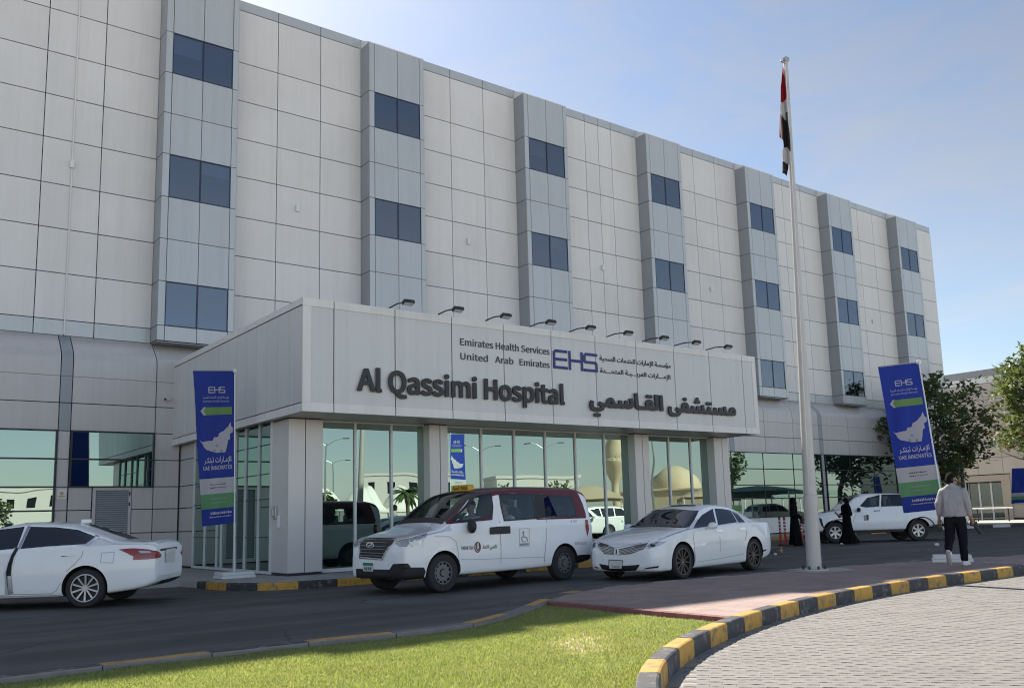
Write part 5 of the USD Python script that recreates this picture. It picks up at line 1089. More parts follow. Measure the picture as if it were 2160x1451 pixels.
def head(c, yaw=0.0, k=1.0):
    """head and neck as one solid, looking along local +y turned by yaw"""
    c = np.asarray(c, float); q, s_ = math.cos(yaw), math.sin(yaw); R = lambda x, y, z: c + k * np.array([q * x - s_ * y, s_ * x + q * y, z])
    m = sph(R(0, -.012, .03), (.076 * k, .094 * k, .095 * k), 20) + sph(R(0, .02, -.045), (.058 * k, .07 * k, .07 * k), 18)
    m = m + chain([(R(0, -.01, -.06), .058 * k), (c + np.array([0, -.02, -.19]) * k, .062 * k)])
    m = m + m3.Manifold.batch_hull([sph(R(0, .085, .015), .011 * k), sph(R(0, .108, -.022), .015 * k), sph(R(.014, .09, -.028), .010 * k), sph(R(-.014, .09, -.028), .010 * k)])
    for e in (-1, 1): m = m + sph(R(e * .077, -.012, .0), (.013 * k, .026 * k, .034 * k), 10)
    m = m + sph(R(0, .083, -.066), (.024 * k, .012 * k, .010 * k), 10)
    return m, R
def person_man():
    t = thing('person', 'man walking away in a grey jacket and dark trousers, camera in hand', 'person', (17.27, 8.90, .137), -math.radians(69))
    hd, R = head((.015, .04, 1.64), -.85)
    bodym = hd + hand((.292, .02, .885), (.18, .10, -.97), (-.25, .95, 0), 1, .8) + hand((-.285, .05, .90), (-.05, .12, -.99), (.2, .97, 0), -1, .6)
    bodym = bodym + chain([((.275, .0, .97), .034), ((.292, .02, .885), .026)]) + chain([((-.272, .03, .98), .034), ((-.285, .05, .90), .026)])
    bodym = bodym + chain([((-.135, -.255, .32), .042), ((-.137, -.285, .22), .036)]) + chain([((.10, .02, .18), .042), ((.105, .03, .10), .036)])
    b = obj('body', smooth(bodym, .016, 6), 'skin', t, smooth=True)
    for e in (-1, 1):
        obj('eye', tm(sph(R(e * .031, .075, .012), (.012, .010, .008), 10)), 'sneaker_white', t); obj('iris', tm(sph(R(e * .031, .083, .012), .005, 8)), 'hair_black', t)
    hr = sph(R(0, -.030, .052), (.086, .098, .092), 22) + sph(R(0, -.058, -.01), (.078, .066, .10), 20) + chain([(R(.066, -.02, .0), .02), (R(.07, .01, -.02), .014)]) + chain([(R(-.066, -.02, .0), .02), (R(-.07, .01, -.02), .014)])
    hm = smooth(hr, .014, 4, .012, (30, 30, 30)); obj('hair', hm, 'hair_black', t, smooth=True)
    jk = m3.Manifold.batch_hull([sph((-.145, 0, 1.425), (.095, .095, .065)), sph((.145, 0, 1.425), (.095, .095, .065)), sph((-.11, .0, 1.22), (.125, .135, .1)), sph((.11, 0, 1.22), (.125, .135, .1))])
    jk = jk + m3.Manifold.batch_hull([sph((-.11, .0, 1.22), (.125, .135, .1)), sph((.11, 0, 1.22), (.125, .135, .1)), sph((-.10, .0, .95), (.125, .135, .045)), sph((.10, 0, .95), (.125, .135, .045))])
    jk = jk + m3.Manifold.batch_hull([sph((-.10, -.01, 1.46), (.08, .07, .05)), sph((.10, -.01, 1.46), (.08, .07, .05)), sph((0, .005, 1.55), (.072, .074, .03))])
    jk = jk + chain([((-.185, -.01, 1.41), (.080, .084, .075)), ((-.245, -.05, 1.20), .070), ((-.268, .02, .985), .054)]) + chain([((.185, -.01, 1.41), (.080, .084, .075)), ((.245, -.055, 1.20), .070), ((.268, .0, .975), .054)])
    obj('jacket', smooth(jk, .018, 9, .026, (15, 15, 3.5)), 'jacket_grey', t, smooth=True)
    tr = m3.Manifold.batch_hull([sph((-.085, 0, .93), (.10, .115, .08)), sph((.085, 0, .93), (.10, .115, .08)), sph((-.09, 0, .84), (.095, .115, .06)), sph((.09, 0, .84), (.095, .115, .06))])
    tr = tr + chain([((-.10, 0, .86), (.105, .12, .09)), ((-.125, .01, .54), .088), ((-.135, -.225, .35), .070), ((-.137, -.25, .305), .068)]) + chain([((.10, 0, .86), (.105, .12, .09)), ((.105, .03, .50), .085), ((.10, .02, .17), .068), ((.10, .02, .12), .066)])
    obj('trousers', smooth(tr, .020, 7, .016, (15, 15, 6)), 'trousers_navy', t, smooth=True)
    def shoe(fn, nm):
        up = m3.Manifold.batch_hull([sph(fn(0, -.06, .06), .042), sph(fn(0, .0, .075), .040), sph(fn(0, .09, .045), (.040, .040, .030)), sph(fn(.004, .17, .035), (.036, .036, .026)), sph(fn(0, -.07, .03), .04)])
        so = m3.Manifold.batch_hull([sph(fn(0, -.085, .014), (.036, .03, .014)), sph(fn(0, .08, .014), (.044, .05, .014)), sph(fn(.004, .185, .014), (.034, .03, .014)), sph(fn(0, -.085, .026), (.036, .03, .010)), sph(fn(.004, .185, .026), (.034, .03, .01))])
        p = obj(nm, tm(up), 'sneaker_white', t, smooth=40); obj('sole', tm(so), 'sole', p, smooth=40)
    yw = -.25
    shoe(lambda x, y, z: np.array([.108 + x * math.cos(yw) - y * math.sin(yw), .02 + x * math.sin(yw) + y * math.cos(yw), z - .012]), 'shoe')
    an = math.radians(-68)
    shoe(lambda x, y, z: np.array([-.137 + x, -.285 + (y - .17) * math.cos(an) - z * math.sin(an) * 1.0 - .0, .035 + (y - .17) * math.sin(an) + z * math.cos(an)]), 'shoe')
    # the camera is a thing he holds
    c = thing('photo_camera', 'black camera with a long lens held in the walking man\'s right hand', 'camera', (0, 0, 0))
    q = math.cos(-math.radians(69)), math.sin(-math.radians(69)); p = np.array([.315, .055, .785]); LOC[c] = np.array([17.27 + q[0] * p[0] - q[1] * p[1], 8.90 + q[1] * p[0] + q[0] * p[1], .137 + p[2]])
    UsdGeom.Xformable(stage.GetPrimAtPath(c)).GetOrderedXformOps()[0].Set(Gf.Vec3d(*LOC[c])); UsdGeom.Xformable(stage.GetPrimAtPath(c)).GetOrderedXformOps()[1].Set(-69.0)
    obj('body', [rbox(-.065, .065, -.035, .035, -.045, .045, .012), rbox(-.03, .03, -.03, .03, .03, .07, .01)], 'black_metal', c)
    obj('lens', [cyl((.02, .0, -.03), (.10, .02, -.17), .036, 16, .042), cyl((.10, .02, -.17), (.112, .023, -.19), .046, 16)], 'black_metal', c)
person_man()
def woman(loc, rz, label, k, walk, phone):
    t = thing('person', label, 'person', loc, rz); k = k / 1.62
    Z = np.linspace(0.035, 1.43, 60); A = np.linspace(0, 2 * PI, 56, endpoint=False)
    rx = np.interp(Z, [0, .3, .8, 1.05, 1.25, 1.36, 1.40, 1.43], [.25, .215, .18, .165, .185, .165, .11, .06]); ry = np.interp(Z, [0, .3, .8, 1.05, 1.25, 1.36, 1.40, 1.43], [.27 if walk else .23, .2, .15, .13, .125, .11, .085, .05])
    V = []
    for z, a, b in zip(Z, rx, ry):
        fo = np.clip((1.1 - z) / 1.1, 0, 1) * .11; w = 1 + fo * (np.sin(7 * A + 2 * z) * .6 + np.sin(11 * A - 1.5 * z + 1) * .4)
        sway = (.05 * np.clip((.7 - z) / .7, 0, 1) if walk else 0)
        ky = 1 + (.55 if walk else 0) * np.clip((.6 - z) / .6, 0, 1) * (np.abs(np.sin(A)))
        V.append(np.column_stack([a * w * np.cos(A), b * w * ky * np.sin(A) - sway, np.full(len(A), z)]))
    V = np.vstack(V); n = len(A); F = []
    for i in range(len(Z) - 1):
        a = i * n + np.arange(n); b = i * n + (np.arange(n) + 1) % n; F += [np.column_stack([a, b, b + n]), np.column_stack([a, b + n, a + n])]
    V = np.vstack([V, [[0, 0, .035], [0, 0, 1.44]]]); c = len(V); a = np.arange(n); F += [np.column_stack([np.full(n, c - 2), (a + 1) % n, a]), np.column_stack([np.full(n, c - 1), (len(Z) - 1) * n + a, (len(Z) - 1) * n + (a + 1) % n])]
    rb = trimesh.Trimesh(V * k, np.vstack(F), process=False); rb.invert() if rb.volume < 0 else None
    hd, R = head((0, .02, 1.515), 0.0, .95)
    arm = hand((.10, .27, 1.06), (-.4, .85, .3), (0, .2, 1), 1, 1.0) + hand((-.10, .25, 1.02), (.4, .85, .25), (0, .2, 1), -1, 1.0)
    sk = smooth(hd + arm + chain([((.14, .2, 1.03), .03), ((.10, .27, 1.06), .024)]) + chain([((-.14, .18, 1.0), .03), ((-.10, .25, 1.02), .024)]), .016, 5); sk.vertices *= k; obj('body', sk, 'skin', t, smooth=True)
    obj('abaya', rb, 'abaya_black', t, smooth=True)
    sl = chain([((.175, 0, 1.33), .085), ((.235, -.02, 1.08), .08), ((.15, .19, 1.02), .07)]) + chain([((-.175, 0, 1.33), .085), ((-.235, -.02, 1.08), .08), ((-.15, .17, .99), .07)]); m = smooth(sl, .025, 6, .008); m.vertices *= k; obj('sleeves', m, 'abaya_black', t, smooth=True)
    sc = sph((0, -.01, 1.555), (.098, .118, .112), 22) + m3.Manifold.batch_hull([sph((0, -.02, 1.47), (.10, .105, .08)), sph((0, 0, 1.34), (.19, .125, .05))])
    sc = sc - sph((0, .15, 1.535), (.062, .085, .078), 18); m = smooth(sc, .02, 4, .006); m.vertices *= k; obj('headscarf', m, 'abaya_black', t, smooth=True)
    for e in (-1, 1): obj('eye', tm(sph(np.array(R(e * .03, .072, .012)) * k, .009, 8)), 'hair_black', t)
    mk = m3.Manifold.batch_hull([sph(np.array(R(0, .09, -.02)) * k, .022), sph(np.array(R(0, .075, -.07)) * k, .03), sph(np.array(R(.045, .05, -.03)) * k, .02), sph(np.array(R(-.045, .05, -.03)) * k, .02)])
    obj('face_mask', tm(mk), 'mask_white' if walk else 'abaya_black', t, smooth=True)
    fy = ((.20, .03), (-.24, .05)) if walk else ((.06, 0), (.04, 0))
    for i, (y, z) in enumerate(fy):
        x = (-.07, .07)[i]
        obj('shoe', tm(m3.Manifold.batch_hull([sph((x, y - .08, .05 + z), .045), sph((x, y + .12, .03 + z * .3), (.042, .05, .028))])), 'sneaker_white' if walk else 'black_metal', t, smooth=True)
    return t
woman((27.35, 19.95, 0), math.radians(205), 'woman in a black abaya standing beside the striped posts, holding a bag', 1.66, False, False)
b = thing('handbag', 'dark handbag held by the woman standing at the striped posts', 'bag', (27.58, 19.72, .78)); obj('bag', rbox(-.14, .14, -.06, .06, 0, .2, .03), 'black_metal', b); obj('strap', tube([(-.1, 0, .19), (-.06, 0, .33), (.06, 0, .33), (.1, 0, .19)], .008, 6), 'black_metal', b)
woman((28.75, 18.75, 0), math.radians(62), 'woman in a black abaya and white trainers walking left past the pickup', 1.60, True, True)
ph = thing('mobile_phone', 'pale phone held in front of the walking woman in black', 'phone', (28.42, 18.93, 1.10), math.radians(62)); obj('case', rbox(-.036, .036, -.006, .006, -.07, .07, .005), 'white_paint', ph); obj('screen', bx(-.032, .032, -.0085, -.0065, -.064, .064), 'black_metal', ph)
def sitter(label, loc, rz):
    t = thing('person', label, 'person', loc, rz); hd, R = head((0, .02, .70), .2)
    sk = hd + hand((-.12, .34, .34), (.3, .9, .2), (0, 0, -1), 1, .9) + hand((.12, .34, .34), (-.3, .9, .2), (0, 0, -1), -1, .9); obj('body', smooth(sk, .02, 5), 'skin', t, smooth=True)
    obj('hair', tm(sph(R(0, -.025, .05), (.085, .098, .085), 16)), 'hair_black', t, smooth=True)
    for e in (-1, 1): obj('eye', tm(sph(R(e * .03, .078, .012), .009, 8)), 'hair_black', t)
    sh = m3.Manifold.batch_hull([sph((-.14, 0, .47), (.09, .09, .07)), sph((.14, 0, .47), (.09, .09, .07)), sph((0, .0, .05), (.17, .12, .08))]) + chain([((-.2, 0, .45), .07), ((-.23, .12, .25), .058), ((-.14, .3, .33), .045)]) + chain([((.2, 0, .45), .07), ((.23, .12, .25), .058), ((.14, .3, .33), .045)])
    obj('shirt', smooth(sh, .03, 6, .008), 'shirt_white', t, smooth=True); obj('trousers', tm(chain([((-.1, 0, .06), .09), ((-.11, .38, .06), .075), ((-.11, .44, -.25), .06)]) + chain([((.1, 0, .06), .09), ((.11, .38, .06), .075), ((.11, .44, -.25), .06)])), 'trousers_navy', t, smooth=True)
def in_van(x, y, z): return tuple(van.Rw @ np.array([x, y, z]) + van.loc)
sitter('driver in a white shirt seated at the taxi van\'s front window', in_van(1.92, -.45, .82), V_T + PI / 2)
sitter('passenger in a white shirt seated behind the taxi van driver', in_van(2.80, -.45, .82), V_T + PI / 2)

# ================================================================ flagpole and flag
def cam_ray(px, py): return (px - 1114.4) / 1890.06 * CR - (py - 807.3) / 1890.06 * CU + CF
PB = np.array([14.912, 10.505, .137]); PT = np.array([15.229, 10.505, 10.56])
pole = thing('flagpole', 'tall tapering pale grey flagpole on a bolted base plate on the island', 'flagpole', PB)
pbr('pole_paint', (0.50, 0.48, 0.45), 0.38, metal=0.15, vary=0.06, scale=3)
pp = lambda s: (PT - PB) * s
obj('pole', [tube([pp(0.0), pp(.12)], [.140, .130], 28)], 'pole_paint', pole, smooth=50); obj('pole', tube([pp(.125), pp(.22), pp(.38), pp(.45), pp(.64), pp(1.0)], [.122, .114, .095, .084, .063, .044], 28), 'pole_paint', pole, smooth=50)
obj('collar', [tube([pp(.108), pp(.118), pp(.132), pp(.136)], [.134, .144, .144, .124], 28), tube([pp(.138), pp(.143)], .129, 28)], 'pole_paint', pole, smooth=40)
obj('base_plate', cyl((0, 0, 0), (0, 0, .025), .26, 28), 'pole_paint', pole)
for k in range(8):
    a = k * PI / 4 + .2; obj('bolt', [cyl((.215 * math.cos(a), .215 * math.sin(a), .025), (.215 * math.cos(a), .215 * math.sin(a), .085), .02, 8)], 'black_metal', pole)
obj('truck', [tube([pp(1.0), pp(1.003), pp(1.008), pp(1.012)], [.045, .075, .08, .03], 18), rbox(pp(1.)[0] - .16, pp(1.)[0] + .02, -.02, .02, pp(1.)[2] - .03, pp(1.)[2] + .0, .01)], 'steel', pole)
obj('halyard', tube([pp(.99) + [-.09, -.06, 0], pp(.5) + [-.12, -.09, 0], pp(.14) + [-.17, -.1, 0]], .004, 5), 'white_paint', pole)
pbr('cement_patch', (.42, .38, .34), .9, vary=.12, scale=5)  # colour of the flat pale patches on the island paving
for nm, pts in (('cement_patch', [(14.35, 10.05), (15.1, 9.85), (15.55, 10.4), (15.3, 11.0), (14.6, 10.95)]),): struct(nm, poly_sheet(sg.Polygon(pts).buffer(.08), .1395), 'cement_patch')
for x, y0, y1 in ((18.30, 9.95, 10.45), (18.28, 8.25, 8.9)): struct('cement_patch', poly_sheet(sg.box(x - .09, y0, x + .09, y1).buffer(.03), .1397), 'cement_patch')
# flag: hanging folds in a vertical plane left of the pole
fu = np.array([-math.cos(math.radians(54.8)), math.sin(math.radians(54.8)), 0]); fn_ = np.array([math.sin(math.radians(54.8)), math.cos(math.radians(54.8)), 0])
for nm, c in (('flag_red', (.34, .018, .03)), ('flag_white', (.6, .6, .62)), ('flag_black', (.025, .022, .025)), ('flag_green', (.05, .12, .07)), ('flag_pinkish', (.42, .25, .25))): pbr(nm, c, .8, vary=.08, coord='object', trans=tuple(np.array(c) * .7))
flag = thing('flag', 'limp red, white and black striped flag hanging in folds at the pole top', 'flag', PB + pp(.97))
def flag_piece(name, pts, mat, d0):
    P = []
    for x, y in pts:
        r = cam_ray(1580 + x / 4.535, 100 + y / 4.535); o = np.array([0, 0, 1.3]); t = ((PB - o) @ fn_) / (r @ fn_); q = o + r * t; P.append(((q - PB) @ fu, q[2]))
    v, f = trimesh.creation.triangulate_polygon(sg.Polygon(P).buffer(.004), engine='earcut'); v3, f3 = trimesh.remesh.subdivide_to_size(np.column_stack([v, 0 * v[:, 0]]), f, .05, max_iter=10)
    w = d0 + .035 * np.sin(v3[:, 0] * 55 + 1.3 * v3[:, 1]) + .03 * np.sin(v3[:, 1] * 2.3 + d0 * 9); X = PB[None] * [1, 1, 0] + fu * v3[:, :1] + fn_ * w[:, None]; X[:, 2] = v3[:, 1]
    back = X + fn_ * .006; n = len(X); t = trimesh.Trimesh(np.vstack([X, back]), np.vstack([f3, f3[:, ::-1] + n]), process=False); obj(name, t, mat, flag, smooth=60, world=True)
flag_piece('red_band', [(325, 190), (340, 250), (352, 400), (357, 490), (347, 522), (305, 548), (306, 400), (316, 280)], 'flag_red', -.02)
flag_piece('white_stripe', [(347, 518), (357, 540), (364, 620), (372, 725), (345, 705), (316, 672), (306, 640), (298, 600), (305, 543)], 'flag_white', -.05)
flag_piece('folded_edge', [(298, 630), (318, 668), (327, 800), (330, 890), (300, 852), (290, 838), (294, 700)], 'flag_pinkish', .03)
flag_piece('black_stripe', [(316, 668), (345, 702), (372, 722), (387, 830), (398, 1005), (388, 995), (360, 955), (335, 965), (328, 900), (325, 800)], 'flag_black', -.06)
flag_piece('white_stripe', [(335, 952), (362, 952), (392, 1000), (407, 1080), (392, 1145), (370, 1118), (330, 1100), (316, 1075), (322, 1000)], 'flag_white', -.04)
flag_piece('black_stripe', [(322, 1096), (370, 1108), (377, 1140), (358, 1226), (320, 1202)], 'flag_black', .0)
flag_piece('green_stripe', [(352, 640), (368, 640), (374, 740), (360, 720)], 'flag_green', -.09)

# ================================================================ banners
for nm, c in (('banner_blue', (.026, .07, .47)), ('banner_white', (.78, .77, .80)), ('banner_green', (.20, .50, .23)), ('banner_lime', (.26, .50, .16)), ('banner_map', (.74, .73, .80)), ('banner_ink', (.12, .12, .16)), ('banner_pale', (.42, .52, .44))): pbr(nm, c, .6, vary=.04, coord='object', trans=tuple(np.array(c) * .8))
def uv_aff(tl, tr, bl, pts):
    tl, tr, bl = map(np.array, (tl, tr, bl)); M = np.linalg.inv(np.column_stack([tr - tl, bl - tl]).astype(float)); return [tuple(M @ (np.array(p) - tl)) for p in pts]
MAPUV = uv_aff((45, 130), (370, 95), (255, 1305), [(165, 655), (190, 668), (215, 660), (275, 650), (280, 625), (315, 620), (320, 590), (355, 570), (370, 550), (385, 535), (402, 495), (412, 530), (432, 545), (432, 575), (410, 590), (418, 630), (402, 640), (398, 700), (392, 735), (320, 742), (230, 725), (205, 705), (195, 685)])
def banner(label, TL, TR, BL, BR, seed, amp=.02, base=None, full=True, pole_side=1, sag=0.0):
    TL, TR, BL, BR = (np.array(p, float) for p in (TL, TR, BL, BR)); org = BR if pole_side > 0 else BL
    t = thing('banner', label, 'banner', (org[0], org[1], .137))
    across = (TR - TL); across[2] = 0; across /= np.linalg.norm(across); nrm = np.array([across[1], -across[0], 0])
    wd, ht = np.linalg.norm(TR - TL), np.linalg.norm(BL - TL)
    def S(u, v, off):
        u, v = np.asarray(u), np.asarray(v); P = (TL * ((1 - u) * (1 - v))[:, None] + TR * (u * (1 - v))[:, None] + BL * ((1 - u) * v)[:, None] + BR * (u * v)[:, None])
        d = amp * (np.sin(3.1 * u + 4.5 * v + seed) + .7 * np.sin(7 * v - 5 * u + 2 * seed) + .5 * np.sin(13 * u + 9 * v)) * np.clip(v * 3 + .1, 0, 1) * np.clip(1.25 - u if pole_side > 0 else u + .25, .1, 1)
        wr = .5 * amp * (meshkit.fbm(np.column_stack([u * 3 + seed, v * 9, 0 * u]), 3, 2) - .5); dz = -sag * np.sin(PI * np.clip(u, 0, 1)) * v
        return P + nrm * (d + wr + off)[:, None] + np.array([0, 0, 1]) * dz[:, None]
    def patch(name, poly, mat, off, back=False, edge=.05):
        out = []
        for g in getattr(poly, 'geoms', [poly]):
            if g.area < 1e-7: continue
            v, f = trimesh.creation.triangulate_polygon(g, engine='earcut'); v3, f3 = trimesh.remesh.subdivide_to_size(np.column_stack([v[:, 0], v[:, 1] * ht / wd, 0 * v[:, 0]]), f, edge, max_iter=12); v3[:, 1] *= wd / ht
            X = S(v3[:, 0], v3[:, 1], off); m = trimesh.Trimesh(X, f3, process=False)
            if (m.face_normals @ nrm).mean() < 0: m.invert()
            out.append(m)
            if back: q = m.copy(); q.vertices = q.vertices - nrm * .003; q.invert(); out.append(q)
        obj(name, out, mat, t, smooth=60, world=True)
    B = lambda a, b, c, d: sg.box(a, b, c, d)
    patch('cloth', B(0, 0, 1, 1), 'banner_blue', 0, True)
    patch('white_band', B(0, .70, 1, .80), 'banner_white', .003, True); patch('green_band', B(0, .80, 1, .895), 'banner_green', .003, True)
    if full:
        tx = lambda p, x0, x1, y, h: affinity.affine_transform(p, [(x1 - x0) / (p.bounds[2] - p.bounds[0]), 0, 0, -h, x0 - p.bounds[0] * (x1 - x0) / (p.bounds[2] - p.bounds[0]), y])
        patch('lettering', unary_union([affinity.affine_transform(p, [1, 0, 0, -1, 0, 0]) for p in ehs(.36, .76, -.142, -.098)]) if False else unary_union([affinity.affine_transform(p, [1, 0, 0, -wd / ht, 0, .145]) for p in ehs(.34, .76, 0, .155)]), 'banner_white', .004)
        patch('lettering', tx(text_poly('مؤسسة الإمارات للخدمات الصحية', NOTOA, weight=500, rtl=True), .2, .85, .180, .016), 'banner_map', .004); patch('lettering', tx(text_poly('Emirates Health Services', NOTO), .2, .85, .205, .014), 'banner_map', .004)
        patch('arrow', sg.Polygon([(.17, .262), (.24, .238), (.92, .238), (.92, .288), (.24, .288)]), 'banner_lime', .004); patch('arrow_tip', sg.Polygon([(.13, .262), (.21, .236), (.26, .236), (.2, .262), (.26, .290), (.21, .290)]), 'banner_white', .006)
        patch('map', sg.Polygon(MAPUV).buffer(0), 'banner_map', .005); r_ = np.random.default_rng(int(seed * 10))
        patch('map_marks', unary_union([affinity.scale(sg.Point(*c).buffer(.035), 1, .28) for c in ((.45, .52), (.62, .525), (.52, .49))]), 'banner_pale', .007)
        patch('lettering', tx(text_poly('الإمـارات تبتكـر', NOTOA, weight=700, rtl=True), .16, .88, .598, .036), 'banner_white', .005); patch('lettering', tx(text_poly('UAE INNOVATES', NOTO, stroke=3), .12, .90, .645, .024), 'banner_white', .005)
        for y, x0, x1, h, m in ((.742, .30, .72, .006, 'banner_ink'), (.762, .42, .74, .004, 'banner_ink'), (.835, .3, .75, .010, 'banner_pale'), (.86, .3, .7, .008, 'banner_pale'), (.928, .25, .88, .014, 'banner_white'), (.95, .22, .86, .006, 'banner_white')):
            seg, x = [], x0
            while x < x1:
                w = r_.uniform(.012, .05); seg.append(B(x, y - h * r_.uniform(.5, 1), min(x + w, x1), y + h * .3)); x += w + r_.uniform(.008, .02)
            patch('small_print', unary_union(seg), m, .005)
        patch('small_print', unary_union([affinity.scale(sg.Point(x, .762).buffer(.018), 1, wd / ht) for x in (.30, .345, .39)]), 'banner_ink', .005)
    # pole, top arm and base slabs
    top, low = (TR, BR) if pole_side > 0 else (TL, BL)
    foot = np.array([base[0], base[1], .137]) if base is not None else np.array([low[0], low[1], .03])
    obj('pole', tube([foot, foot + (top - foot) * .5, top + [0, 0, .02]], [.022, .018, .014], 10), 'white_paint', t, smooth=50, world=True)
    obj('top_arm', tube([top + [0, 0, .015], (TL if pole_side > 0 else TR) + [0, 0, .012]], .011, 8), 'steel', t, world=True); obj('clip', [rbox(*(np.array([top[0] - .04, top[0] + .04, top[1] - .04, top[1] + .04, top[2] - .03, top[2] + .05])), .015)], 'white_paint', t, world=True)
    if base is not None:
        a = math.atan2(across[1], across[0]); s1 = xform(rbox(-.38, .38, -.3, .3, 0, .07, .012), (base[0], base[1], .137), a); s2 = xform(rbox(-.36, .36, -.28, .28, .072, .14, .012), (base[0], base[1], .137), a)
        obj('base_slab', s1, 'white_paint', t, world=True); obj('base_slab', s2, 'white_paint', t, world=True)
    return t
banner('blue banner with a white map hanging left of the entrance column', (6.235, 20.36, 4.762), (7.183, 20.36, 4.834), (6.53, 20.36, 1.30), (7.283, 20.36, 1.363), 1.3, .03, base=(7.27, 20.36))
banner('tilted blue banner with a white map in front of the pickup', (17.769, 10.524, 4.279), (18.171, 9.814, 4.307), (17.895, 10.308, 1.147), (18.292, 9.586, 1.211), 4.1, .018, base=(18.30, 9.57))
banner('distant blue banner hanging behind the right-hand tree', (52.93, 23.70, 3.2), (53.22, 23.05, 3.2), (52.85, 23.9, 1.24), (53.17, 23.17, 1.27), 2.2, .02, base=None, full=False)
banner('blue banner across the drive, seen reflected in the entrance glass', (25.05, 2.2, 5.5), (24.15, 2.2, 5.5), (25.05, 2.2, 2.3), (24.15, 2.2, 2.3), 3.3, .02, base=None)

# ================================================================ striped posts, kiosk, litter
pbr('post_red', (.55, .035, .025), .45, vary=.08); pbr('post_white', (.68, .66, .63), .4, vary=.05)
for i, (p, lab) in enumerate((((27.55, 20.75), 'red and white striped post, left of the woman in black'), ((27.23, 20.30), 'red and white striped post touching the standing woman\'s left'), ((27.75, 19.98), 'red and white striped post half hidden behind the standing woman'))):
    t = thing('striped_post', lab, 'bollard', (p[0], p[1], 0), group='striped flexible posts at the end of the entrance pavement')
    obj('base', cyl((0, 0, 0), (0, 0, .04), .10, 16), 'black_metal', t); obj('post', cyl((0, 0, .04), (0, 0, 1.0), .04, 14), 'post_red', t, smooth=40)
    for z in (.5, .62, .74, .86): obj('white_ring', cyl((0, 0, z), (0, 0, z + .055), .0415, 14), 'post_white', t, smooth=40)
    obj('cap', cyl((0, 0, 1.0), (0, 0, 1.02), .042, 14), 'black_metal', t)
pbr('board_blue', (.03, .22, .42), .5, vary=.15, scale=3); pbr('board_green', (.12, .30, .08), .5, vary=.2, scale=4)
kb = thing('notice_board', 'blue and green notice board standing behind the white saloon', 'sign', (29.6, 25.0, .13), math.radians(-20))
obj('frame', [bx(-.75, -.69, -.04, .04, 0, 1.55), bx(.69, .75, -.04, .04, 0, 1.55), bx(-.69, .69, -.04, .04, .95, 1.0)], 'steel', kb); obj('panel', bx(-.69, .69, -.03, .03, .12, .95), 'board_green', kb); obj('picture', bx(-.66, -.05, -.036, -.031, .3, .9), 'board_blue', kb); obj('header', [rbox(-.78, .1, -.08, .08, 1.16, 1.40, .05)], 'board_blue', kb); obj('header', rbox(.105, .78, -.08, .08, 1.16, 1.40, .05), 'board_green', kb)
for (x, y), lab, sd in (((28.1, 15.15), 'crumpled white paper lying on the road before the pickup', 1), ((21.35, 16.3), 'small scrap of white paper on the road behind the white saloon', 2)):
    t = trimesh.creation.icosphere(2, .075 if sd == 1 else .05); t.vertices *= 1 + .8 * (meshkit.fbm(t.vertices * 25, 2, sd) - .5)[:, None]; t.vertices[:, 2] *= .7; t.vertices += [x, y, .045]; o = obj('paper_litter', t, 'white_paint'); tag(stage.GetPrimAtPath(o), lab, 'litter')

# ================================================================ side wing at the right
pbr('wing_panel', (.50, .45, .39), .6, vary=.05, scale=.8, rnd=.04, dirt=(.42, .38, .33), dscale=.5); pbr('wing_base', (.40, .34, .28), .6, vary=.06)
wing = thing('hospital_wing', 'beige panelled wing with a glazed doorway behind the right-hand trees', 'building', (66, 30, 0))
core2 = obj('wall', [bx(66.03, 90, 14, 30.30, 0.1, 10.40), bx(66.03, 90, 32.95, 56, 0.1, 10.40), bx(66.03, 90, 30.30, 32.95, 2.78, 10.4), bx(68.5, 90, 30.30, 32.95, .1, 2.78)], 'joint', wing, world=True)
zz = [.25, 1.15, 2.05, 3.36, 4.55, 5.7, 6.85, 7.95, 8.75, 9.95]
yy_ = list(np.arange(14.4, 56, 1.75))
for y0, y1 in zip(yy_, yy_[1:]):
    for z0, z1 in zip(zz, zz[1:]):
        if z0 < 2.7 and y1 > 29.6 and y0 < 33.4: continue
        if y1 < 22 or y0 > 40: continue
        obj('wall_panel', bx(66.0, 66.04, y0 + .012, y1 - .012, z0 + .012, z1 - .012), 'wing_base' if z0 < 2 else 'wing_panel', core2, world=True)
obj('wall_panel', [bx(66.0, 66.04, 14, 22.0, .25, 9.95), bx(66.0, 66.04, 40.3, 56, .25, 9.95)], 'wing_panel', wing, world=True)
for y0, y1 in ((28.412, 29.745), (33.505, 33.638)):
    for z0, z1 in zip(zz[:3], zz[1:4]): obj('wall_panel', bx(66.0, 66.04, y0, y1, z0 + .012, z1 - .012), 'wing_base' if z0 < 2 else 'wing_panel', core2, world=True)
obj('white_band', bx(65.99, 66.05, 14, 56, 9.97, 10.44), 'white_paint', wing, world=True); obj('parapet', bx(65.97, 90, 14, 56, 10.45, 10.95), 'dark_grey_panel', wing, world=True)
sd_ = obj('door_surround', [bx(65.95, 66.05, 29.75, 30.35, .13, 2.85), bx(65.95, 66.05, 32.9, 33.5, .13, 2.85), bx(65.94, 66.05, 29.75, 33.5, 2.853, 3.3)], 'wing_base', wing, world=True)
dr_ = obj('doorway', bx(66.3, 66.33, 30.35, 32.9, .13, 2.85), 'room_dark', wing, world=True)
for a, b in ((30.4, 31.2), (31.25, 32.05), (32.1, 32.85)): obj('glass_pane', bx(66.22, 66.24, a + .03, b - .03, .2, 2.75), 'car_glass', dr_, world=True); obj('door_frame', [bx(66.18, 66.28, a - .02, a + .03, .14, 2.8), bx(66.18, 66.28, b - .03, b + .02, .14, 2.8)], 'frame_white', dr_, world=True)
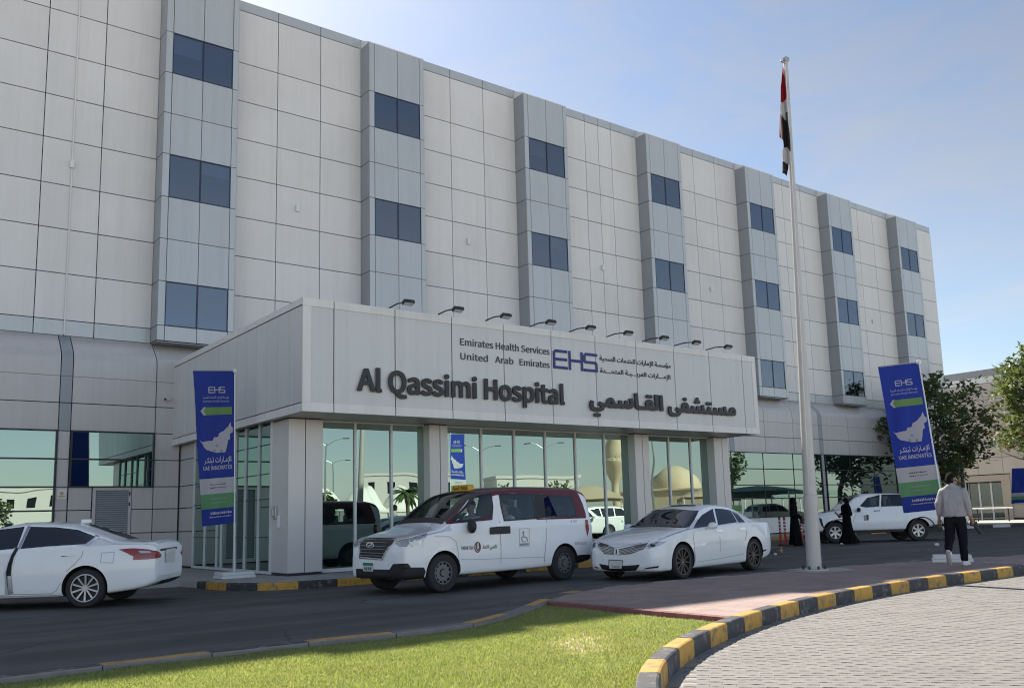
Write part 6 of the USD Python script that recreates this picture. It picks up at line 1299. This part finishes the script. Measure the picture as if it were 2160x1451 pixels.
rl = thing('barrier_rail', 'low white barrier rail on the pavement before the wing door', 'barrier', (60.5, 28.5, .13)); obj('rail', tube([(-.2, -1.3, .85), (-.2, 1.3, .85)], .05, 8), 'white_paint', rl); obj('post', cyl((-.2, -1.0, 0), (-.2, -1.0, .85), .04), 'black_metal', rl); obj('post', cyl((-.2, 1.0, 0), (-.2, 1.0, .85), .04), 'black_metal', rl)

# ================================================================ trees
pbr('bark', (.10, .08, .06), .9, vary=.25, scale=8, bump=.02, bscale=12)
pbr('leaf_dark', (.075, .115, .042), .5, vary=.35, scale=1.2, trans=(.09, .13, .03), rnd=.05); pbr('leaf_olive', (.115, .165, .05), .5, vary=.35, scale=1.2, trans=(.17, .20, .05), rnd=.05); pbr('leaf_rust', (.14, .09, .05), .6, vary=.3, scale=2, trans=(.14, .09, .04))
def x3(a, b): return np.array([a[1] * b[2] - a[2] * b[1], a[2] * b[0] - a[0] * b[2], a[0] * b[1] - a[1] * b[0]])
def tree(name, label, base, height, crown_c, crown_r, n_clusters, mats, leaf, seed, trunk_r=.16, keep=.44):
    r = np.random.default_rng(seed); t = thing(name, label, 'tree', base); cc, cr_ = np.array(crown_c, float), np.array(crown_r, float)
    C = []
    while len(C) < n_clusters:
        d = r.normal(size=3); d /= np.linalg.norm(d); q = d * r.uniform(.35, 1.0) ** .6; q = q * (1 + .35 * (meshkit.fbm((d * 2.1 + seed)[None], 2, seed)[0] - .5) * 2)
        if meshkit.fbm((q * 2.4 + seed * 3)[None], 2, seed)[0] < keep: continue
        C.append(cc + q * cr_)
    C = np.array(C)
    # trunk and limbs
    fork = np.array([r.normal(0, .1), r.normal(0, .1), max(1.2, (cc[2] - cr_[2]) * 1.05)])
    trunk = [tube([(0, 0, 0), fork * .5 + [.05, 0, 0], fork, cc + [0, 0, -.2 * cr_[2]], cc + [0, 0, .5 * cr_[2]]], [trunk_r, trunk_r * .85, trunk_r * .75, trunk_r * .45, trunk_r * .15], 10)]
    obj('trunk', trunk, 'bark', t, smooth=50); limbs = []
    for k in range(14):
        e = C[r.integers(len(C))]; s = fork + (cc - fork) * r.uniform(0, .8); limbs.append(tube([s, (s + e) / 2 + r.normal(0, .15, 3) + [0, 0, -.15], e], [trunk_r * .35, trunk_r * .2, .012], 6))
    for e in C[r.permutation(len(C))[:110]]:
        s = e + (cc - e) * r.uniform(.15, .35) + r.normal(0, .1, 3); limbs.append(tube([s, e], [.014, .006], 4))
    obj('limbs', limbs, 'bark', t)
    L, W = leaf; vs = {k: [] for k in range(len(mats))}
    for c in C:
        k = int(r.choice(len(mats), p=[.62, .34, .04][:len(mats)] if len(mats) == 3 else None)); ax = r.normal(size=3) * .5 + [0, 0, 1]; ax /= np.linalg.norm(ax); a1 = np.cross(ax, [1, .3, 0]); a1 /= np.linalg.norm(a1); a2 = np.cross(ax, a1)
        m = r.integers(8, 15)
        for i in range(m):
            th = r.uniform(0, 2 * PI); dr0 = a1 * math.cos(th) + a2 * math.sin(th); d = dr0 + ax * r.uniform(-.5, .7); d /= np.linalg.norm(d); sd = x3(d, ax + r.normal(0, .3, 3)); sd /= np.linalg.norm(sd) + 1e-9; l = L * r.uniform(.65, 1.2); w = W * r.uniform(.8, 1.2); o = c + r.normal(0, L * .35, 3); nn = x3(d, sd)
            vs[k].append([o, o + d * l * .45 + sd * w * .5 - nn * .01, o + d * l, o + d * l * .45 - sd * w * .5 - nn * .01])
    for k, v in vs.items():
        if not v: continue
        v = np.array(v); n = len(v); F = (np.arange(n)[:, None, None] * 4 + np.array([[0, 1, 2], [0, 2, 3]])[None]).reshape(-1, 3); obj('crown', trimesh.Trimesh(v.reshape(-1, 3), F, process=False), mats[k], t, kind='stuff' if False else None)
    return t
LM = ['leaf_dark', 'leaf_olive', 'leaf_rust']
tree('leafy_tree', 'shaded dark green tree behind the tilted banner, against the building end', (46.3, 24.9, .13), 9, (1.4, .2, 5.2), (2.6, 2.7, 3.15), 560, LM, (.34, .15), 5, .17)
tree('leafy_tree', 'sunlit yellow green tree at the right edge in front of the beige wing', (60.1, 25.1, .13), 11, (.4, -.4, 7.2), (3.2, 3.2, 4.0), 760, ['leaf_olive', 'leaf_dark', 'leaf_rust'], (.38, .17), 9, .2)
tree('leafy_tree', 'tree across the drive, reflected beside the domed building', (86.0, -31.0, 0), 8, (0, 0, 6.0), (3.0, 3.0, 2.6), 260, LM, (.5, .24), 12, .2)
tree('leafy_tree', 'tree by the shade canopies, reflected in the long ground floor windows', (61.0, 3.0, 0), 8, (0, 0, 5.2), (2.6, 2.6, 2.6), 260, LM, (.45, .22), 15, .2)

for (x, y), h, lab, sd in (((40, -48), 4.6, 'small tree across the car park, reflected at the first mullion', 21), ((66, -50), 5.2, 'small tree across the car park, reflected right of the palm', 22), ((58, -30), 4.4, 'small tree reflected behind the taxi roof sign', 23), ((14, -60), 5.5, 'small tree reflected in the far left ground floor glass', 24), ((5, -44), 4.8, 'small tree reflected above the left saloon', 25), ((92, -28), 5.0, 'small tree reflected between tower and dome', 26)):
    tree('leafy_tree', lab, (x, y, 0), h, (0, 0, h * .66), (h * .34, h * .34, h * .36), 90, LM, (.5, .3), sd, .1, .40)

# ================================================================ across the drive: what the glass reflects
pbr('tan_render', (.52, .42, .28), .8, vary=.05, scale=.5); pbr('tent_cloth', (.62, .52, .36), .8, vary=.04, trans=(.5, .42, .28)); pbr('tent_white', (.72, .70, .64), .8, vary=.03); pbr('shade_green', (.20, .28, .25), .8, vary=.08); pbr('hall_white', (.52, .50, .46), .7, vary=.05); pbr('hedge_leaf', (.07, .09, .035), .7, vary=.4, scale=5)
dm = thing('domed_building', 'tan domed building across the drive, seen reflected in the entrance glass', 'building', (109.5, -62.7, 0), -.5)
obj('wall', rbox(-7, 7, -7, 7, 0, 4.6, .1), 'tan_render', dm); obj('cornice', rbox(-7.3, 7.3, -7.3, 7.3, 4.6, 5.0, .08), 'tan_render', dm); ds = trimesh.creation.icosphere(4, 4.1); ds.vertices[:, 2] = np.where(ds.vertices[:, 2] > 0, ds.vertices[:, 2] * .95, 0); ds.vertices[:, 2] += 5.0; obj('dome', ds, 'tan_render', dm, smooth=40)
for k in range(4):
    for j in (-1, 1): obj('window', bx(-5.5 + 3.3 * k, -4.3 + 3.3 * k, j * 7.02 - .02, j * 7.02 + .02, 1.2, 3.4), 'tint_glass', dm)
tw = thing('tan_tower', 'tan funnel-topped tower across the drive, seen reflected beside a column', 'tower', (68.4, -33.0, 0))
prof = np.array([(0, 0), (.55, 0), (.45, 4.2), (.5, 4.8), (1.3, 6.6), (1.35, 7.1), (1.1, 7.4), (1.15, 8.4), (.75, 10.1), (0, 10.3)]); rv = trimesh.creation.revolve(prof, sections=24); rv.invert() if rv.volume < 0 else None; obj('shaft', rv, 'tan_render', tw, smooth=35); obj('railing', [cyl((1.3 * math.cos(a), 1.3 * math.sin(a), 6.9), (1.3 * math.cos(a), 1.3 * math.sin(a), 7.9), .03, 6) for a in np.linspace(0, 2 * PI, 16)[:-1]], 'steel', tw)
def tent(label, loc, rz, w, d, h0, h1, mat):
    t = thing('shade_canopy', label, 'canopy', loc, rz); n, m = 24, 8; v = []
    for i in range(n + 1):
        for j in range(m + 1):
            u, q = i / n, j / m; s = (abs(math.sin(u * PI * 3))) ** .7; v.append(((u - .5) * w, (q - .5) * d, h0 + (h1 - h0) * s * (1 - abs(2 * q - 1) ** 1.6) - .25 * math.sin(PI * q) * 0))
    f = [[i * (m + 1) + j, (i + 1) * (m + 1) + j, (i + 1) * (m + 1) + j + 1, i * (m + 1) + j + 1] for i in range(n) for j in range(m)]; F = np.array(f); t3 = np.vstack([F[:, [0, 1, 2]], F[:, [0, 2, 3]]]); V = np.array(v); N = len(V)
    obj('roof_cloth', trimesh.Trimesh(np.vstack([V, V - [0, 0, .03]]), np.vstack([t3, t3[:, ::-1] + N]), process=False), mat, t, smooth=50)
    obj('valance', [bx(-w / 2, w / 2, sy * d / 2 - .01, sy * d / 2 + .01, h0 - .3, h0 - .002) for sy in (-1, 1)], mat, t)
    for x in np.linspace(-w / 2 + .1, w / 2 - .1, 4):
        for y in (-d / 2 + .1, d / 2 - .1): obj('post', cyl((x, y, 0), (x, y, h0), .06, 8), 'white_paint', t)
tent('tan scalloped tent roof reflected above the parked off-roader', (49.8, -16.2, 0), -.75, 14, 6, 2.5, 3.6, 'tent_cloth'); tent('tan scalloped tent roof reflected below the dome', (57.0, -9.0, 0), -.8, 11, 6, 2.4, 3.4, 'tent_cloth'); tent('grey green car shade reflected in the long right-hand windows', (56.7, 13.0, 0), -.35, 15, 6, 2.6, 3.0, 'shade_green'); tent('grey green car shade standing further from the hospital', (66.0, 2.0, 0), -.35, 16, 6, 2.6, 3.1, 'shade_green')
def hall(name, label, loc, rz, w, d, h, storeys, mat='hall_white'):
    t = thing(name, label, 'building', loc, rz); obj('wall', bx(-w / 2, w / 2, -d / 2, d / 2, 0, h), mat, t); obj('roof_edge', bx(-w / 2 - .15, w / 2 + .15, -d / 2 - .15, d / 2 + .15, h + .003, h + .45), mat, t); n = int(w / 3)
    for s in range(storeys):
        for i in range(n):
            x = -w / 2 + (i + .5) * w / n; z = h * (s + .35) / storeys; obj('window', bx(x - .6, x + .6, d / 2 + .001, d / 2 + .04, z, z + h / storeys * .4), 'tint_glass', t)
tent('white peaked marquee reflected in the leftmost front panes', (47.0, -62, 0), .35, 13, 9, 2.8, 5.6, 'tent_white'); tent('white peaked marquee reflected behind the taxi van bonnet', (60.0, -66, 0), .35, 13, 9, 2.8, 5.9, 'tent_white'); tent('white peaked marquee reflected above the taxi roof', (73, -58, 0), .4, 13, 9, 2.8, 5.2, 'tent_white'); hall('office_block', 'white flat-roofed block with dark windows, reflected left of the second column', (75.1, -90, 0), .4, 16, 10, 8.2, 2); hall('low_hall', 'small white hall reflected behind the taxi roof', (79.7, -62.8, 0), .4, 12, 8, 6.6, 1); hall('office_block', 'pale block far behind the car park, reflected at the left wall', (22, -120, 0), .1, 26, 12, 8, 2)
hall('side_block', 'grey block with dark windows left of the picture, reflected in the lobby side glass', (-32, 24, 0), -PI / 2, 36, 12, 13, 4, 'dark_grey_panel')  # unseen block, added so the lobby side glass mirrors something dark
lpost = None
for (x, y), h, lab in (((37.9, -41.7), 9.0, 'tall double-armed street lamp reflected in the leftmost front pane'), ((51.3, -68.6), 9.3, 'farther double-armed street lamp reflected in the leftmost front pane'), ((62.5, -38.2), 9.1, 'street lamp reflected in the middle of the wide glazing'), ((64.2, -23.2), 7.6, 'street lamp reflected left of the dome'), ((58.0, -44.0), 8.2, 'street lamp reflected near the second mullion'), ((24, -40), 9.0, 'street lamp reflected in the far left ground floor window')):
    if lpost is None:
        lpost = thing('street_lamp', lab, 'street lamp', (x, y, 0), .4); obj('pole', tube([(0, 0, 0), (0, 0, h)], [.10, .06], 10), 'steel', lpost)
        for e in (-1, 1): obj('arm', tube([(0, 0, h - .2), (e * .8, 0, h + .25), (e * 1.6, 0, h + .4)], .035, 6), 'steel', lpost); obj('lamp_head', rbox(e * 1.95 - .35, e * 1.95 + .35, -.13, .13, h + .36, h + .46, .03), 'black_metal', lpost)
    else: copy_thing(lpost, (x, y, 0), .4 + .3 * rng.random(), lab)
hg = obj('hedge', [xform(bx(-9, 9, -.5, .5, 0, 1.2), (44, 2, 0), -.3)], 'hedge_leaf'); hm_ = stage.GetPrimAtPath(hg); tag(hm_, 'clipped green hedge across the drive, reflected low in the glass', 'hedge')
pm = thing('palm_tree', 'palm across the drive, reflected left of the second column', 'tree', (46.5, -41.0, 0)); obj('trunk', tube([(0, 0, 0), (.1, 0, 2), (0, 0, 4.0)], [.22, .18, .16], 10), 'bark', pm); fr = []
for k in range(34):
    a = rng.uniform(0, 2 * PI); e = rng.uniform(-.3, 1.1); pts = [np.array([math.cos(a) * q * 2.1 * math.cos(e), math.sin(a) * q * 2.1 * math.cos(e), 4.0 + q * 2.1 * math.sin(e) - 1.3 * q * q]) for q in np.linspace(0, 1, 7)]; sd = np.array([-math.sin(a), math.cos(a), 0])
    V, F = [], []
    for i, p in enumerate(pts): w = .22 * math.sin(PI * min(1, .15 + i / 7)); V += [p - sd * w - [0, 0, w * .5], p, p + sd * w - [0, 0, w * .5]]
    for i in range(6):
        for j in (0, 1): q = i * 3 + j; F += [[q, q + 1, q + 4], [q, q + 4, q + 3]]
    fr.append(trimesh.Trimesh(V, F, process=False))
obj('crown', fr, 'leaf_dark', pm)
# the parked off-roader that shows in the glass between taxi and saloon
SX = [0, .03, .12, .35, .9, 1.4, 1.6, 2.1, 2.6, 3.8, 4.5, 4.75, 4.85, 4.9]
SUVK = dict(x=SX, zt=[.75, .9, 1.0, 1.07, 1.15, 1.2, 1.36, 1.72, 1.82, 1.82, 1.74, 1.45, 1.2, 1.0], zb=[.4, .34, .3, .28, .28, .28, .28, .28, .28, .28, .3, .36, .4, .46], zs=[.68, .82, .92, .98, 1.05, 1.08, 1.09, 1.1, 1.1, 1.12, 1.12, 1.1, 1.05, .9], zr=[.72, .86, .96, 1.03, 1.1, 1.14, 1.28, 1.63, 1.72, 1.72, 1.62, 1.35, 1.15, .95], W=[.66, .8, .87, .92, .95, .95, .95, .95, .95, .95, .95, .93, .88, .8], Ws=[.64, .78, .84, .89, .92, .925, .925, .925, .925, .925, .915, .9, .85, .77], Wr=[.5, .6, .68, .74, .78, .77, .74, .70, .69, .69, .69, .70, .7, .6])
suv = Car('off_roader', 'white off-roader parked across the drive, seen in the glass behind the taxi', SUVK, (34.2, 3.4, .012), PI + .32, (.95, 3.8), .37, .24, 'wide', 'car'); suv.finish(); suv.wheels(.22, .24, 'wide', 6, 'alloy')
suv.side('side_window', [(1.75, 1.12), (2.2, 1.62), (2.75, 1.68), (2.75, 1.14)], 'tint_glass'); suv.side('side_window', [(2.82, 1.14), (2.82, 1.68), (3.65, 1.68), (3.65, 1.15)], 'tint_glass'); suv.side('side_window', [(3.72, 1.15), (3.72, 1.67), (4.35, 1.58), (4.5, 1.2)], 'tint_glass'); suv.top('windscreen', [(1.5, -.64), (1.5, .64), (2.1, .6), (2.1, -.6)], 'tint_glass'); suv.front('headlight', [(-.86, .82), (-.55, .82), (-.55, .98), (-.86, .98)], 'head_lens', mirror=True); suv.front('tail_light', [(-.86, .9), (-.7, .9), (-.7, 1.2), (-.86, 1.2)], 'tail_red', rear=True, mirror=True); suv.front('rear_window', [(-.66, 1.2), (.66, 1.2), (.6, 1.6), (-.6, 1.6)], 'tint_glass', rear=True); suv.mirror(1.85, 1.15, .2, .16, 'car_white')

for (x, y), rz, lab in (((41.5, -1.5), PI + .3, 'white off-roader parked beyond the hedge, reflected in the wide glazing'), ((47.5, -4.5), .3, 'white off-roader parked under the tan tents, reflected right of the taxi'), ((53.0, -3.0), PI + .25, 'white off-roader parked below the dome, reflected in the right-hand panes'), ((63.0, 10.0), PI + .2, 'white off-roader under the grey green shade, reflected in the long windows'), ((44.0, -30.0), .1, 'white off-roader far across the car park, reflected left of the taxi')):
    copy_thing(suv.t, (x, y, .012), rz, lab)
